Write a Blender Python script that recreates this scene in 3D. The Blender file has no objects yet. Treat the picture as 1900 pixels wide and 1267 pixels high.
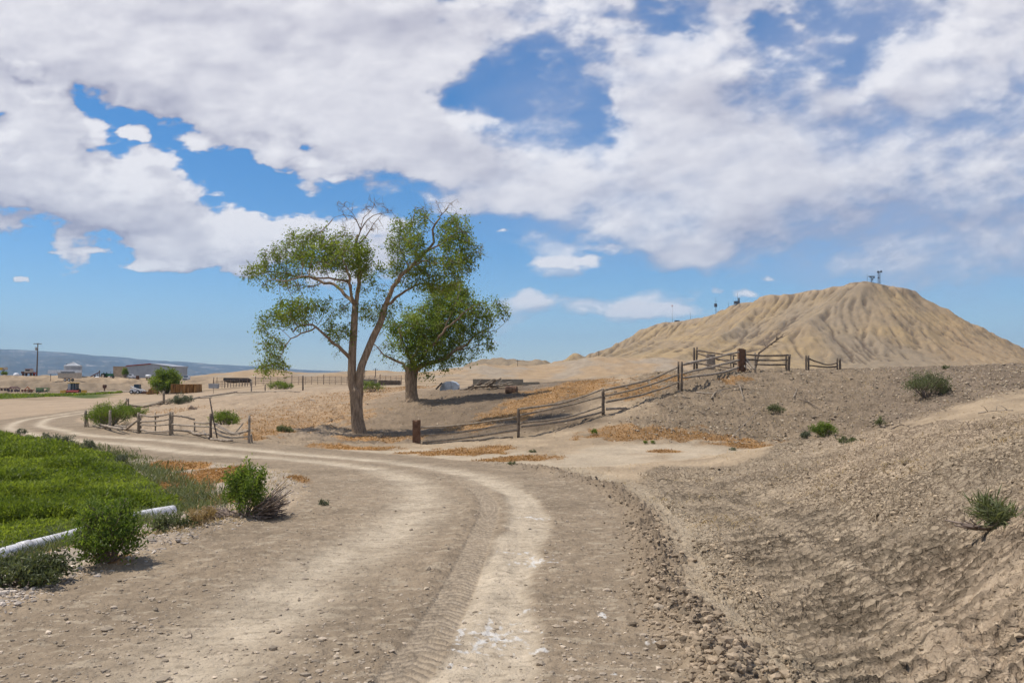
import bpy, math, random
import numpy as np
from mathutils import Vector
R = math.radians
scene = bpy.context.scene
COL = scene.collection
random.seed(7); rng = np.random.default_rng(7)

# ------------------------------------------------------------------ camera, world, sun, exposure
EYE = 2.0; F = 1478.0; HOR = 700.0; PITCH = math.atan((HOR-633.5)/F)
cd = bpy.data.cameras.new('camera'); cam = bpy.data.objects.new('camera', cd); COL.objects.link(cam)
cam.location = (0,0,EYE); cam.rotation_euler = (R(90)+PITCH,0,0)
cd.sensor_width = 36; cd.lens = 36*F/1900; cd.clip_start = .1; cd.clip_end = 200000
scene.camera = cam
SUN_EL, SUN_AZ = R(62), R(-82)          # azimuth from +Y towards +X
sl = bpy.data.lights.new('sun', 'SUN'); sun = bpy.data.objects.new('sun', sl); COL.objects.link(sun)
sl.energy = 4.35; sl.angle = R(.6); sl.color = (1,.93,.83)
sdir = Vector((math.sin(SUN_AZ)*math.cos(SUN_EL), math.cos(SUN_AZ)*math.cos(SUN_EL), math.sin(SUN_EL)))
sun.rotation_euler = sdir.to_track_quat('Z','Y').to_euler()
W = bpy.data.worlds.new('World'); scene.world = W; W.use_nodes = True
wn = W.node_tree; bg = wn.nodes['Background']; sk = wn.nodes.new('ShaderNodeTexSky')
sk.sky_type = 'NISHITA'; sk.sun_disc = False; sk.sun_elevation = SUN_EL; sk.sun_rotation = SUN_AZ
sk.altitude = 1400; sk.air_density = 1.0; sk.dust_density = .15; sk.ozone_density = 3.0
hs = wn.nodes.new('ShaderNodeHueSaturation'); hs.inputs['Saturation'].default_value = 1.34; wn.links.new(sk.outputs[0], hs.inputs['Color']); wn.links.new(hs.outputs[0], bg.inputs[0]); bg.inputs[1].default_value = .118
scene.view_settings.view_transform = 'Standard'; scene.view_settings.look = 'None'
scene.view_settings.exposure = .14; scene.view_settings.gamma = 1
scene.cycles.volume_bounces = 0; scene.cycles.max_bounces = 6; scene.cycles.transparent_max_bounces = 16

# ------------------------------------------------------------------ numpy noise
def _h(ix, iy, s):
    a = (ix.astype(np.int64)*374761393 + iy.astype(np.int64)*668265263 + s*974634777) & 0xffffffff
    a = ((a ^ (a >> 13))*1274126177) & 0xffffffff
    a = ((a ^ (a >> 16))*2246822519) & 0xffffffff
    return ((a ^ (a >> 15)) & 0xffffff)/16777216.0
def pn(x, y, s=0):
    x0 = np.floor(x); y0 = np.floor(y); fx = x-x0; fy = y-y0
    u = fx*fx*fx*(fx*(fx*6-15)+10); v = fy*fy*fy*(fy*(fy*6-15)+10)
    def g(dx, dy):
        a = _h(x0+dx, y0+dy, s)*(2*math.pi)
        return np.cos(a)*(fx-dx)+np.sin(a)*(fy-dy)
    a = g(0,0); b = g(1,0); c = g(0,1); d = g(1,1)
    return (a+(b-a)*u)*(1-v)+(c+(d-c)*u)*v            # about -.7 .. .7
def fbm(x, y, o=5, s=0, g=.5, l=2.03):
    t = 0; a = 1
    for i in range(o):
        t = t+a*pn(x, y, s+i*17); x = x*l+3.1; y = y*l+7.7; a *= g
    return t
def ridged(x, y, o=5, s=0, g=.5):
    t = 0; a = 1; n = 0
    for i in range(o):
        t = t+a*(1-2*np.abs(pn(x, y, s+i*13))); n += a; x = x*2.07+1.3; y = y*2.07+4.7; a *= g
    return t/n
def voro(x, y, s=0, jit=.9):
    """F1, F2, id of 2-D cells"""
    x0 = np.floor(x); y0 = np.floor(y)
    f1 = np.full(x.shape, 9.); f2 = np.full(x.shape, 9.); idd = np.zeros(x.shape)
    for i in (-1,0,1):
        for j in (-1,0,1):
            cx = x0+i; cy = y0+j
            px = cx+.5+(_h(cx,cy,s)-.5)*jit; py = cy+.5+(_h(cx,cy,s+5)-.5)*jit
            d = np.hypot(px-x, py-y); n = d < f1
            f2 = np.where(n, f1, np.minimum(f2, d)); f1 = np.where(n, d, f1); idd = np.where(n, _h(cx,cy,s+9), idd)
    return f1, f2, idd
def ss(a, b, x):
    t = np.clip((x-a)/(b-a), 0, 1); return t*t*(3-2*t)
def mix(a, b, t): return a*(1-t)+b*t
from concurrent.futures import ThreadPoolExecutor
def par(fn, x, y, size=24000):
    """evaluate fn over flat pieces, four at a time; fn returns an array or a dict of arrays"""
    sh = x.shape; x = x.ravel(); y = y.ravel(); cuts = range(0, len(x), size)
    with ThreadPoolExecutor(4) as ex: res = list(ex.map(lambda i: fn(x[i:i+size], y[i:i+size]), cuts))
    if isinstance(res[0], dict): return {k: np.concatenate([r[k] for r in res]).reshape(sh+res[0][k].shape[1:]) for k in res[0]}
    q = np.concatenate(res); return q.reshape(sh+q.shape[1:])

# ------------------------------------------------------------------ pixel -> world
cp, sp_ = math.cos(PITCH), math.sin(PITCH)
def ray(px, py):
    u = (px-950)/F; v = (633.5-py)/F
    return u, cp-v*sp_, sp_+v*cp
def P(px, py, d):
    x, y, z = ray(px, py); k = d/y
    return (x*k, d, EYE+z*k)

# ------------------------------------------------------------------ terrain: thin-plate surface through surveyed points
CP = [(0,1267,4.7),(475,1267,4.55),(950,1267,4.45),(1300,1267,4.4),(1600,1267,4.1),(1900,1267,3.75),
 (0,1130,6.7),(300,1130,6.5),(700,1130,6.45),(1000,1130,6.4),(1250,1130,6.35),(1550,1130,5.9),(1900,1130,4.1),(1750,1130,5.05),
 (1900,1040,4.45),(1900,980,4.9),(1900,900,6.4),(1900,830,9.2),(1900,790,12.5),(1900,766,17),
 (1720,1050,5.9),(1600,1000,7.9),(1700,900,9.3),(1700,850,11.6),(1700,812,14.8),(1700,790,17.5),(1600,900,11.6),(1600,850,14.8),(1600,805,20),
 (1500,900,14.0),(1500,850,18.2),(1500,820,22),(1400,950,11.8),(1400,880,17.5),
 (1500,1000,8.6),(1300,1000,9.4),(1300,900,16.2),(1300,850,25),
 (1000,1000,9.8),(700,1000,9.85),(400,1000,10.0),(250,1010,9.7),(1150,950,12.6),(1000,900,16.8),(800,900,17),(640,900,17.2),
 (500,930,14.6),(400,965,12.2),(500,880,20.2),(420,920,16.4),(350,880,21.5),(300,850,27.5),
 (1180,880,19.4),(1000,860,24.5),(850,850,26.8),(700,850,27),(550,850,27.2),(420,850,26.4),
 (0,1050,11.1),(0,980,14.2),(0,900,20.4),(0,850,28.5),(0,812,40),(150,1000,12.6),(150,900,20.5),(150,850,28),(330,950,15.6),(260,880,23),(120,812,40),(330,915,18.6),
 (1500,800,32.5),(1500,760,36),(1500,720,42),(1500,690,50),(1500,684,58),
 (1600,800,31),(1700,778,30),(1700,740,34),(1700,700,40),(1700,684,48),
 (1900,758,25.5),(1900,720,30),(1900,692,36),(1900,681,43),
 (1376,800,32.5),(1376,760,36),(1376,720,40.5),(1376,686,46),(1376,682,55),
 (1263,800,31.5),(1263,760,36),(1263,720,41.5),(1263,692,48),(1263,685,54),
 (1119,830,28.5),(1119,800,33),(1119,768,37),(1119,740,41),(1119,715,47),(1119,706,52),
 (962,832,30),(962,810,33),(962,770,40),(962,740,47),(962,723,54),
 (850,780,42),(850,745,49),(850,724,57),
 (772,826,34),(772,790,42),(772,760,47),(772,742,50),(772,724,59),
 (664,830,32.5),(664,805,39),(664,770,47),(664,740,58),(664,722,70),
 (560,820,33.5),(560,780,43),(560,745,58),(560,722,80),
 (465,822,32),(465,790,40),(465,760,53),(465,735,76),(465,722,105),
 (318,808,37),(380,790,42),(318,776,50),(380,760,60),(380,742,80),(318,756,75),(318,742,110),(318,735,160),
 (200,828,31),(200,800,44),(200,770,68),(200,745,115),(200,735,170),(200,729,232),
 (60,805,44),(60,788,56),(100,775,66),(0,770,76),(100,750,110),(0,745,125),(100,735,175),(100,728,235),
 (0,728,235),(0,709,252),(0,688,288),(100,708,255),(100,694,288),(200,708,262),(200,699,288),(300,729,250),(300,712,268),(300,700,290),
 (380,726,220),(400,706,280),(440,716,150),(440,708,200),(440,702,260),(560,717,130),(560,712,165),(700,717,110),(700,713,165),(640,708,260),
 (850,714,90),(850,709,180),(850,704,300),(1000,713,90),(1000,707,180),(1000,703,300)]
PT = [P(*c) for c in CP]
def PH(px, d, h): PT.append(((px-950)/F*d, d, EYE+h))
for px, d, h in [(1600,25,-2.45),(1500,27,-2.6),(1750,21.5,-2.0),(1900,21,-1.7),(1680,23,-2.35),(1820,22,-2.1),(1350,28,-2.55),
   (1200,75,-.6),(1500,85,.2),(1900,80,.3),(1200,160,-1.6),(1600,160,-1.2),(1900,160,-1.2),(1200,300,-1.6),(1600,300,-1.4),(1900,300,-1.4)]: PH(px, d, h)
for px in (-500,-150):
    for d, h in ((4.5,-1.9),(11,-2.7),(28,-2.9),(60,-3.5),(125,-3.9),(235,-4.7),(252,-1.4),(288,2.4)): PH(px, d, h)
for px in (2100,2600):
    for d, h in ((4,-.9),(9,-.7),(20,-.9),(30,-.4),(43,.7),(80,.4),(160,-.8),(300,-1.2)): PH(px, d, h)
for a in (-65,-90,-130,180,130,90,65):
    for r in (3.2,12,50,250): PT.append((r*math.sin(R(a)), r*math.cos(R(a)), EYE-1.85-.3*math.log(r)+(.6 if 50 < a < 100 else 0)))
PT.append((0,2.4,EYE-1.72)); PT.append((1.5,2.2,EYE-1.66)); PT.append((-1.5,2.2,EYE-1.8))
PT = np.array(PT)
def _lp(x, y):
    r = np.maximum(np.hypot(x, y), 2.0); return np.stack([np.arctan2(x, y), np.log(r)], -1)
_C = _lp(PT[:,0], PT[:,1])
def _k(d2): return np.where(d2 > 1e-12, .5*d2*np.log(np.maximum(d2, 1e-12)), 0)
_n = len(_C); _A = np.zeros((_n+3,_n+3))
_A[:_n,:_n] = _k(((_C[:,None]-_C[None])**2).sum(-1))+np.eye(_n)*.004
_A[:_n,_n] = 1; _A[:_n,_n+1:] = _C; _A[_n,:_n] = 1; _A[_n+1:,:_n] = _C.T
_wt = np.linalg.solve(_A, np.concatenate([PT[:,2]-EYE, [0,0,0]]))
def _tps(q):
    out = np.empty(len(q))
    for i in range(0, len(q), 40000):
        c = q[i:i+40000]; d2 = ((c[:,None,0]-_C[None,:,0])**2+(c[:,None,1]-_C[None,:,1])**2)
        out[i:i+40000] = _k(d2)@_wt[:_n]+_wt[_n]+c@_wt[_n+1:]
    return out
_L0 = math.log(2); _ga = np.radians(np.arange(-182, 183, 1.)); _gl = _L0+np.arange(-2, 275)*.02
_gA, _gL = np.meshgrid(_ga, _gl); _BG = np.empty(_gA.shape)
_fine = np.radians(np.arange(-50, 51, .25)); _fA, _fL = np.meshgrid(_fine, _gl)
_BG[:] = _tps(np.stack([_gA.ravel(), _gL.ravel()], -1)).reshape(_gA.shape); _BF = _tps(np.stack([_fA.ravel(), _fL.ravel()], -1)).reshape(_fA.shape)
def _bic(a, u, v):
    x0 = np.floor(u).astype(np.int64); y0 = np.floor(v).astype(np.int64); fx = u-x0; fy = v-y0
    def w(t): return ((-.5*t+1)*t-.5)*t, (1.5*t-2.5)*t*t+1, ((-1.5*t+2)*t+.5)*t, (.5*t-.5)*t*t
    wx = w(fx); wy = w(fy); o = 0; H, Wd = a.shape; fl = a.ravel()
    for j in range(4):
        yy = np.clip(y0+j-1, 0, H-1)*Wd; r = 0
        for i in range(4): r = r+wx[i]*fl[yy+np.clip(x0+i-1, 0, Wd-1)]
        o = o+wy[j]*r
    return o
def base_h(x, y):
    x = np.asarray(x, float); y = np.asarray(y, float); sh = x.shape; x = x.ravel(); y = y.ravel()
    r = np.maximum(np.hypot(x, y), 2.0); A = np.arctan2(x, y); L = (np.log(r)-_gl[0])/.02
    L = np.clip(L, 0, 272); inn = np.abs(A) < R(48.5); out = np.empty(x.shape)
    if inn.any(): out[inn] = _bic(_BF, (A[inn]-_fine[0])/R(.25), L[inn])
    if (~inn).any(): out[~inn] = _bic(_BG, (A[~inn]-_ga[0])/R(1), L[~inn])
    far = ss(300, 420, r); out = out*(1-far)+far*(-3-(np.maximum(r-330, 0))*.075)
    out = np.maximum(out, -110)
    return (out+EYE).reshape(sh)
def zb(x, y): return float(base_h(np.array([x]), np.array([y]))[0])
_gd = 3.0*1.004**np.arange(1160)
def G(px, py):
    """first point of the ground along a sight line"""
    x, y, z = ray(px, py); xs = x/y*_gd; zs = EYE+z/y*_gd; h = base_h(xs, _gd)
    i = np.argmax(zs < h)
    if i == 0: i = len(_gd)-1
    a = zs[i-1]-h[i-1]; b = zs[i]-h[i]; t = a/(a-b+1e-9); d = _gd[i-1]+t*(_gd[i]-_gd[i-1])
    return (x/y*d, d, float(h[i-1]+t*(h[i]-h[i-1])))
def polyw(pts): return np.array([G(*p)[:2] for p in pts])
def smooth_poly(p, n=12):
    p = np.asarray(p, float); out = []; q = np.vstack([2*p[0]-p[1], p, 2*p[-1]-p[-2]])
    for i in range(1, len(q)-2):
        for t in np.arange(n)/n:
            a, b, c, d = q[i-1], q[i], q[i+1], q[i+2]
            out.append(.5*((2*b)+(c-a)*t+(2*a-5*b+4*c-d)*t*t+(3*b-a-3*c+d)*t**3))
    out.append(q[-2]); return np.array(out)
def pdist(x, y, pl):
    """distance to polyline, signed lateral, arc length"""
    x = x.ravel(); y = y.ravel(); best = np.full(x.shape, 1e9); lat = np.zeros(x.shape); arc = np.zeros(x.shape); s0 = 0
    for a, b in zip(pl[:-1], pl[1:]):
        dx, dy = b-a; L = math.hypot(dx, dy)+1e-9; ux, uy = dx/L, dy/L
        m = (np.abs(x-(a[0]+b[0])/2) < L/2+14) & (np.abs(y-(a[1]+b[1])/2) < L/2+14)
        if m.any():
            xx = x[m]-a[0]; yy = y[m]-a[1]; t = np.clip(xx*ux+yy*uy, 0, L)
            d = np.hypot(xx-t*ux, yy-t*uy); w = d < best[m]; k = np.nonzero(m)[0][w]
            best[k] = d[w]; lat[k] = np.sign(xx*uy-yy*ux)[w]*d[w]; arc[k] = s0+t[w]
        s0 += L
    return best, lat, arc
_GC = {}
def GG(px, py):
    if (px, py) not in _GC: _GC[(px, py)] = G(px, py)
    return _GC[(px, py)]
def blob(pts, x, y):
    """soft union of ground ellipses given by (px,py,halfwidth px,halfheight px)"""
    m = np.full(x.shape, -1.0)
    for px, py, rx, ry in pts:
        c = GG(px, py); a = GG(px+rx, py); b = GG(px, py-ry); e = GG(px, py+ry)
        wx = max(abs(a[0]-c[0]), .2); wy = max((b[1]-e[1])/2, .3)
        m = np.maximum(m, 1.25-np.sqrt(((x-c[0]-(y-c[1])*c[0]/c[1])/wx)**2+((y-c[1])/wy)**2))
    return m

# ------------------------------------------------------------------ mesh and object helpers
def mesh_np(name, v, f, mat=None, smooth=False, attrs=None, parent=None):
    me = bpy.data.meshes.new(name); v = np.ascontiguousarray(v, np.float32); f = np.ascontiguousarray(f, np.int32)
    me.vertices.add(len(v)); me.vertices.foreach_set('co', v.ravel())
    k = f.shape[1]; me.loops.add(f.size); me.loops.foreach_set('vertex_index', f.ravel())
    me.polygons.add(len(f)); me.polygons.foreach_set('loop_start', np.arange(len(f), dtype=np.int32)*k)
    me.polygons.foreach_set('use_smooth', np.full(len(f), smooth))
    for n, a in (attrs or {}).items():
        if a.ndim == 1:
            t = me.attributes.new(n, 'FLOAT', 'POINT'); t.data.foreach_set('value', np.ascontiguousarray(a, np.float32))
        else:
            t = me.attributes.new(n, 'FLOAT_COLOR', 'POINT'); q = np.ones((len(v),4), np.float32); q[:,:a.shape[1]] = a; t.data.foreach_set('color', q.ravel())
    me.update(calc_edges=True)
    if mat: me.materials.append(mat)
    o = bpy.data.objects.new(name, me); COL.objects.link(o)
    if parent: o.parent = parent
    return o
class MB:
    """collects shapes and links them as one mesh"""
    def __init__(s): s.v = []; s.f = []; s.n = 0
    def add(s, v, f):
        s.v.extend([tuple(map(float, q)) for q in v]); s.f.extend([tuple(i+s.n for i in q) for q in f]); s.n += len(v); return s
    def box(s, c, d, rz=0, rx=0, ry=0, taper=1, bev=.0):
        hx, hy, hz = d[0]/2, d[1]/2, d[2]/2; v = []
        for z in (-1,1):
            k = taper if z > 0 else 1
            for x, y in ((-1,-1),(1,-1),(1,1),(-1,1)): v.append(Vector((x*hx*k, y*hy*k, z*hz)))
        from mathutils import Euler
        m = Euler((rx,ry,rz)).to_matrix(); v = [m@q+Vector(c) for q in v]
        return s.add(v, [(0,3,2,1),(4,5,6,7),(0,1,5,4),(1,2,6,5),(2,3,7,6),(3,0,4,7)])
    def tube(s, pts, rad, n=8, cap=True, jit=0, ph=0):
        pts = [Vector(p) for p in pts]; m = len(pts)
        if not hasattr(rad, '__len__'): rad = [rad]*m
        v = []; f = []
        d = (pts[1]-pts[0]).normalized(); up = Vector((0,0,1)) if abs(d.z) < .9 else Vector((1,0,0)); a = d.cross(up).normalized()
        for i, p in enumerate(pts):
            t = (pts[min(i+1,m-1)]-pts[max(i-1,0)]).normalized(); a = (a-t*a.dot(t)).normalized(); b = t.cross(a)
            for k in range(n):
                w = 2*math.pi*k/n+ph; r = rad[i]*(1+random.uniform(-jit, jit)); v.append(p+a*math.cos(w)*r+b*math.sin(w)*r)
        for i in range(m-1):
            for k in range(n):
                q = i*n+k; r = i*n+(k+1)%n; f.append((q, r, r+n, q+n))
        if cap: f.append(tuple(range(n-1,-1,-1))); f.append(tuple((m-1)*n+k for k in range(n)))
        return s.add(v, f)
    def lathe(s, c, prof, n=24, axis='z'):
        v = []; f = []
        for r, h in prof:
            for k in range(n):
                w = 2*math.pi*k/n; q = (math.cos(w)*r, math.sin(w)*r, h)
                if axis == 'x': q = (h, q[0], q[1])
                if axis == 'y': q = (q[0], h, q[1])
                v.append((c[0]+q[0], c[1]+q[1], c[2]+q[2]))
        m = len(prof)
        for i in range(m-1):
            for k in range(n):
                a = i*n+k; b = i*n+(k+1)%n; f.append((a, b, b+n, a+n))
        f.append(tuple(range(n-1,-1,-1))); f.append(tuple((m-1)*n+k for k in range(n)))
        return s.add(v, f)
    def prism(s, prof, y0, y1):
        """outline in x,z pushed along y"""
        m = len(prof); v = [(x, y0, z) for x, z in prof]+[(x, y1, z) for x, z in prof]
        f = [tuple(range(m)), tuple(range(2*m-1, m-1, -1))]+[(k, k+m, (k+1)%m+m, (k+1)%m) for k in range(m)]
        return s.add(v, f)
    def build(s, name, mat, parent=None, smooth=False, loc=None, rz=None):
        me = bpy.data.meshes.new(name); me.from_pydata(s.v, [], s.f); me.materials.append(mat)
        if smooth: me.polygons.foreach_set('use_smooth', [True]*len(me.polygons))
        me.update(); o = bpy.data.objects.new(name, me); COL.objects.link(o)
        if parent: o.parent = parent
        if loc: o.location = loc
        if rz: o.rotation_euler.z = rz
        return o
def tag(o, label=None, cat=None, group=None, kind=None):
    if label: o['label'] = label
    if cat: o['category'] = cat
    if group: o['group'] = group
    if kind: o['kind'] = kind
    return o
def empty(name, loc, label, cat, group=None, rz=0):
    o = bpy.data.objects.new(name, None); COL.objects.link(o); o.location = loc; o.rotation_euler.z = rz; o.empty_display_size = .2
    return tag(o, label, cat, group)

# ------------------------------------------------------------------ materials
class NT:
    def __init__(s, name, rough=.9, spec=.2):
        s.m = bpy.data.materials.new(name); s.m.use_nodes = True; s.t = s.m.node_tree; s.b = s.t.nodes['Principled BSDF']
        s.b.inputs['Roughness'].default_value = rough; s.b.inputs['Specular IOR Level'].default_value = spec; s._c = None
    def n(s, typ, **k):
        q = s.t.nodes.new('ShaderNode'+typ)
        for a, b in k.items(): setattr(q, a, b)
        return q
    def l(s, a, b): s.t.links.new(a, b)
    @property
    def co(s):
        if s._c is None: s._c = s.n('TexCoord').outputs['Object']
        return s._c
    def sc(s, v):
        q = s.n('Mapping'); q.inputs['Scale'].default_value = v; s.l(s.co, q.inputs[0]); return q.outputs[0]
    def noise(s, scale, det=4, rough=.6, vec=None, dist=0):
        q = s.n('TexNoise'); q.inputs['Scale'].default_value = scale; q.inputs['Detail'].default_value = det
        q.inputs['Roughness'].default_value = rough; q.inputs['Distortion'].default_value = dist; s.l(vec or s.co, q.inputs['Vector']); return q.outputs[0]
    def vor(s, scale, feat='F1', vec=None):
        q = s.n('TexVoronoi', feature=feat); q.inputs['Scale'].default_value = scale; s.l(vec or s.co, q.inputs['Vector']); return q.outputs['Distance']
    def ramp(s, src, pts):
        q = s.n('ValToRGB'); e = q.color_ramp.elements
        while len(e) < len(pts): e.new(.5)
        for i, (p, c) in enumerate(pts): e[i].position = p; e[i].color = (*c, 1) if len(c) == 3 else c
        s.l(src, q.inputs[0]); return q.outputs[0]
    def mr(s, src, a, b, c=0, d=1):
        q = s.n('MapRange'); s.l(src, q.inputs[0])
        for i, x in enumerate((a,b,c,d)): q.inputs[i+1].default_value = x
        return q.outputs[0]
    def math(s, op, a, b=0):
        q = s.n('Math', operation=op)
        for i, x in enumerate((a,b)):
            if isinstance(x, (int,float)): q.inputs[i].default_value = x
            else: s.l(x, q.inputs[i])
        return q.outputs[0]
    def mix(s, fac, a, b, mode='MIX'):
        q = s.n('Mix', data_type='RGBA', blend_type=mode)
        for i, x in ((0,fac),(6,a),(7,b)):
            if isinstance(x, (int,float)): q.inputs[i].default_value = x
            elif isinstance(x, tuple): q.inputs[i].default_value = (*x, 1)
            else: s.l(x, q.inputs[i])
        return q.outputs[2]
    def attr(s, name, out=2):
        q = s.n('Attribute', attribute_name=name); return q.outputs[out]
    def bump(s, h, dist, strength=1, prev=None):
        q = s.n('Bump'); q.inputs['Strength'].default_value = strength; q.inputs['Distance'].default_value = dist; s.l(h, q.inputs['Height'])
        if prev is not None: s.l(prev, q.inputs['Normal'])
        s.l(q.outputs[0], s.b.inputs['Normal']); return q.outputs[0]
    def col(s, c):
        if isinstance(c, tuple): s.b.inputs['Base Color'].default_value = (*c, 1)
        else: s.l(c, s.b.inputs['Base Color'])
        return s
def simple(name, c, rough=.6, var=.15, scale=6, metal=0, spec=.3, c2=None, bump=0):
    t = NT(name, rough, spec); n = t.noise(scale, 5, .65)
    d = c2 or tuple(q*(1-var*2) for q in c); e = tuple(min(q*(1+var), 1) for q in c)
    t.col(t.ramp(n, [(.35,d),(.62,e)])); t.b.inputs['Metallic'].default_value = metal
    if bump: t.bump(n, bump)
    return t.m
# ------------------------------------------------------------------ clouds: a far shell, density laid out over azimuth and elevation
CM = """99999999999999999999 876446788434567777
99999999999999999865 458889998523578999
99999999999999999854 368999876447899998
99334899999999999523 334999987789999876
99722246899999999744 534899999987777766
99963112258999999986 568999999988877776
99998740000346899999 999999999998877777
99999997310002224799 998888998887766777
32689999999865641012 459987777777766777
00431676976556630004 872378976666666666
00000000010012330000 000011333345555554
00000000000000000366 567876300000000000
00000000000000000010 000000000000000000
00000000000000000000 000000000000000000"""
CM = np.array([[int(c) for c in r.replace(' ', '')] for r in CM.split('\n')], float)/9
CM = np.pad(CM, ((8,0),(10,10)), mode='reflect')          # more of the same beyond the frame
def cub(a, x, y):
    def w(t): return [((-.5*t+1)*t-.5)*t, (1.5*t-2.5)*t*t+1, ((-1.5*t+2)*t+.5)*t, (.5*t-.5)*t*t]
    x0 = np.floor(x).astype(int); y0 = np.floor(y).astype(int); wx = w(x-x0); wy = w(y-y0); o = 0
    for j in range(4):
        yy = np.clip(y0+j-1, 0, a.shape[0]-1)
        for i in range(4): o = o+wx[i]*wy[j]*a[yy, np.clip(x0+i-1, 0, a.shape[1]-1)]
    return o
PUFF = [(42,130,60,34,1.1),(0,118,40,30,1.0),(1050,487,80,19,1.0),(300,493,80,17,.9),(150,466,60,9,.55),(40,520,15,6,.8),(252,248,30,20,.8),(1190,576,135,20,1.1),(985,558,65,20,.8),(1380,546,32,9,.8),
        (1330,540,12,8,.6),(450,499,36,17,.9),(625,330,45,10,.7),(1240,462,190,16,.5),(640,515,60,30,.5),(700,420,70,40,.5),(560,425,60,30,.4),(1425,518,18,7,.6),(920,640,14,7,.4),
        (935,430,12,4,.5),(370,265,45,22,.45),(590,318,60,8,.4)]
def cloud_density(px, py):
    # everything is measured in 1900-wide picture units of angle
    per = 1+np.clip((520-py)/520, 0, 2)*1.6                # features grow towards the zenith
    wx = px+62*fbm(px/150, py/95, 5, 3)*per; wy = py+34*fbm(px/160, py/80, 5, 11)*per
    c = cub(CM, wx/50-.5+10, wy/50-.5+8)
    # streaky high cloud runs down to the left on the right side, billows on the left
    a = .5; u = px*math.cos(a)-py*math.sin(a); v = px*math.sin(a)+py*math.cos(a)
    st = fbm(u/380, v/120, 6, 21, .55)
    bi = 1-2.2*np.abs(fbm(px/95/per**.5, py/60/per**.5, 5, 31, .55))
    fi = fbm(px/60, py/34, 6, 41, .6)
    k = ss(480, 1020, px)
    n = (bi*.50-.16)*(1-k*.7)+st*(.15+.6*k)+fi*.36
    d = c*mix(1.40, 1.28, k)-mix(.54, .44, k)+n*.62*np.clip(c*4, 0, 1)*(1-.5*ss(.75, 1, c))
    e = np.zeros(px.shape)
    for x, y, rx, ry, s in PUFF:
        sel = (np.abs(px-x) < rx*1.7) & (np.abs(py-y) < ry*2.2)
        if not sel.any(): continue
        PX, PY = px[sel], py[sel]; q = ((PX-x+14*fbm(PX/40, PY/25, 3, 55))/rx)**2+((PY-y+7*fbm(PX/40, PY/25, 3, 66))/ry*np.where(PY > y, 1.35, 1))**2
        e[sel] = np.maximum(e[sel], s*(1.1-q)+.45*fi[sel]+.28*bi[sel]-.1)
    return np.maximum(d, np.where(e > 0, e, -1))
def cloud_rest(mat):  # unseen glowing clouds, added to fill the shadows with neutral light
    """the same cloud deck carried round behind the camera, clear towards the sun"""
    nx, ny = 420, 90; A, E = np.meshgrid(np.radians(np.linspace(47, 313, nx)), np.radians(np.linspace(3, 58, ny)))
    x = np.sin(A)*np.cos(E); y = np.cos(A)*np.cos(E); z = np.sin(E); u, v = x/(z+.25)*3, y/(z+.25)*3
    sd = np.arccos(np.clip(x*sdir.x+y*sdir.y+z*sdir.z, -1, 1)); al = ss(-.16, .22, fbm(u, v, 5, 203)+.06)*ss(R(12), R(22), sd); lit = np.clip(.70+.5*fbm(u*1.7, v*1.7, 4, 207), 0, 1)[...,None]
    C = np.array([.44,.425,.56])*(1-lit)+np.array([.95,.925,.945])*lit; p = np.stack([x*88000, y*88000, z*88000+EYE], -1).reshape(-1,3)
    i = np.arange((ny-1)*nx).reshape(ny-1, nx)[:,:-1].ravel(); f = np.stack([i, i+1, i+nx+1, i+nx], -1); al = al.ravel(); f = f[al[f].max(1) > .004]
    o = mesh_np('clouds', p, f, mat, True, {'tone': C.reshape(-1,3), 'cover': al}); o['kind'] = 'structure'
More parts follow.
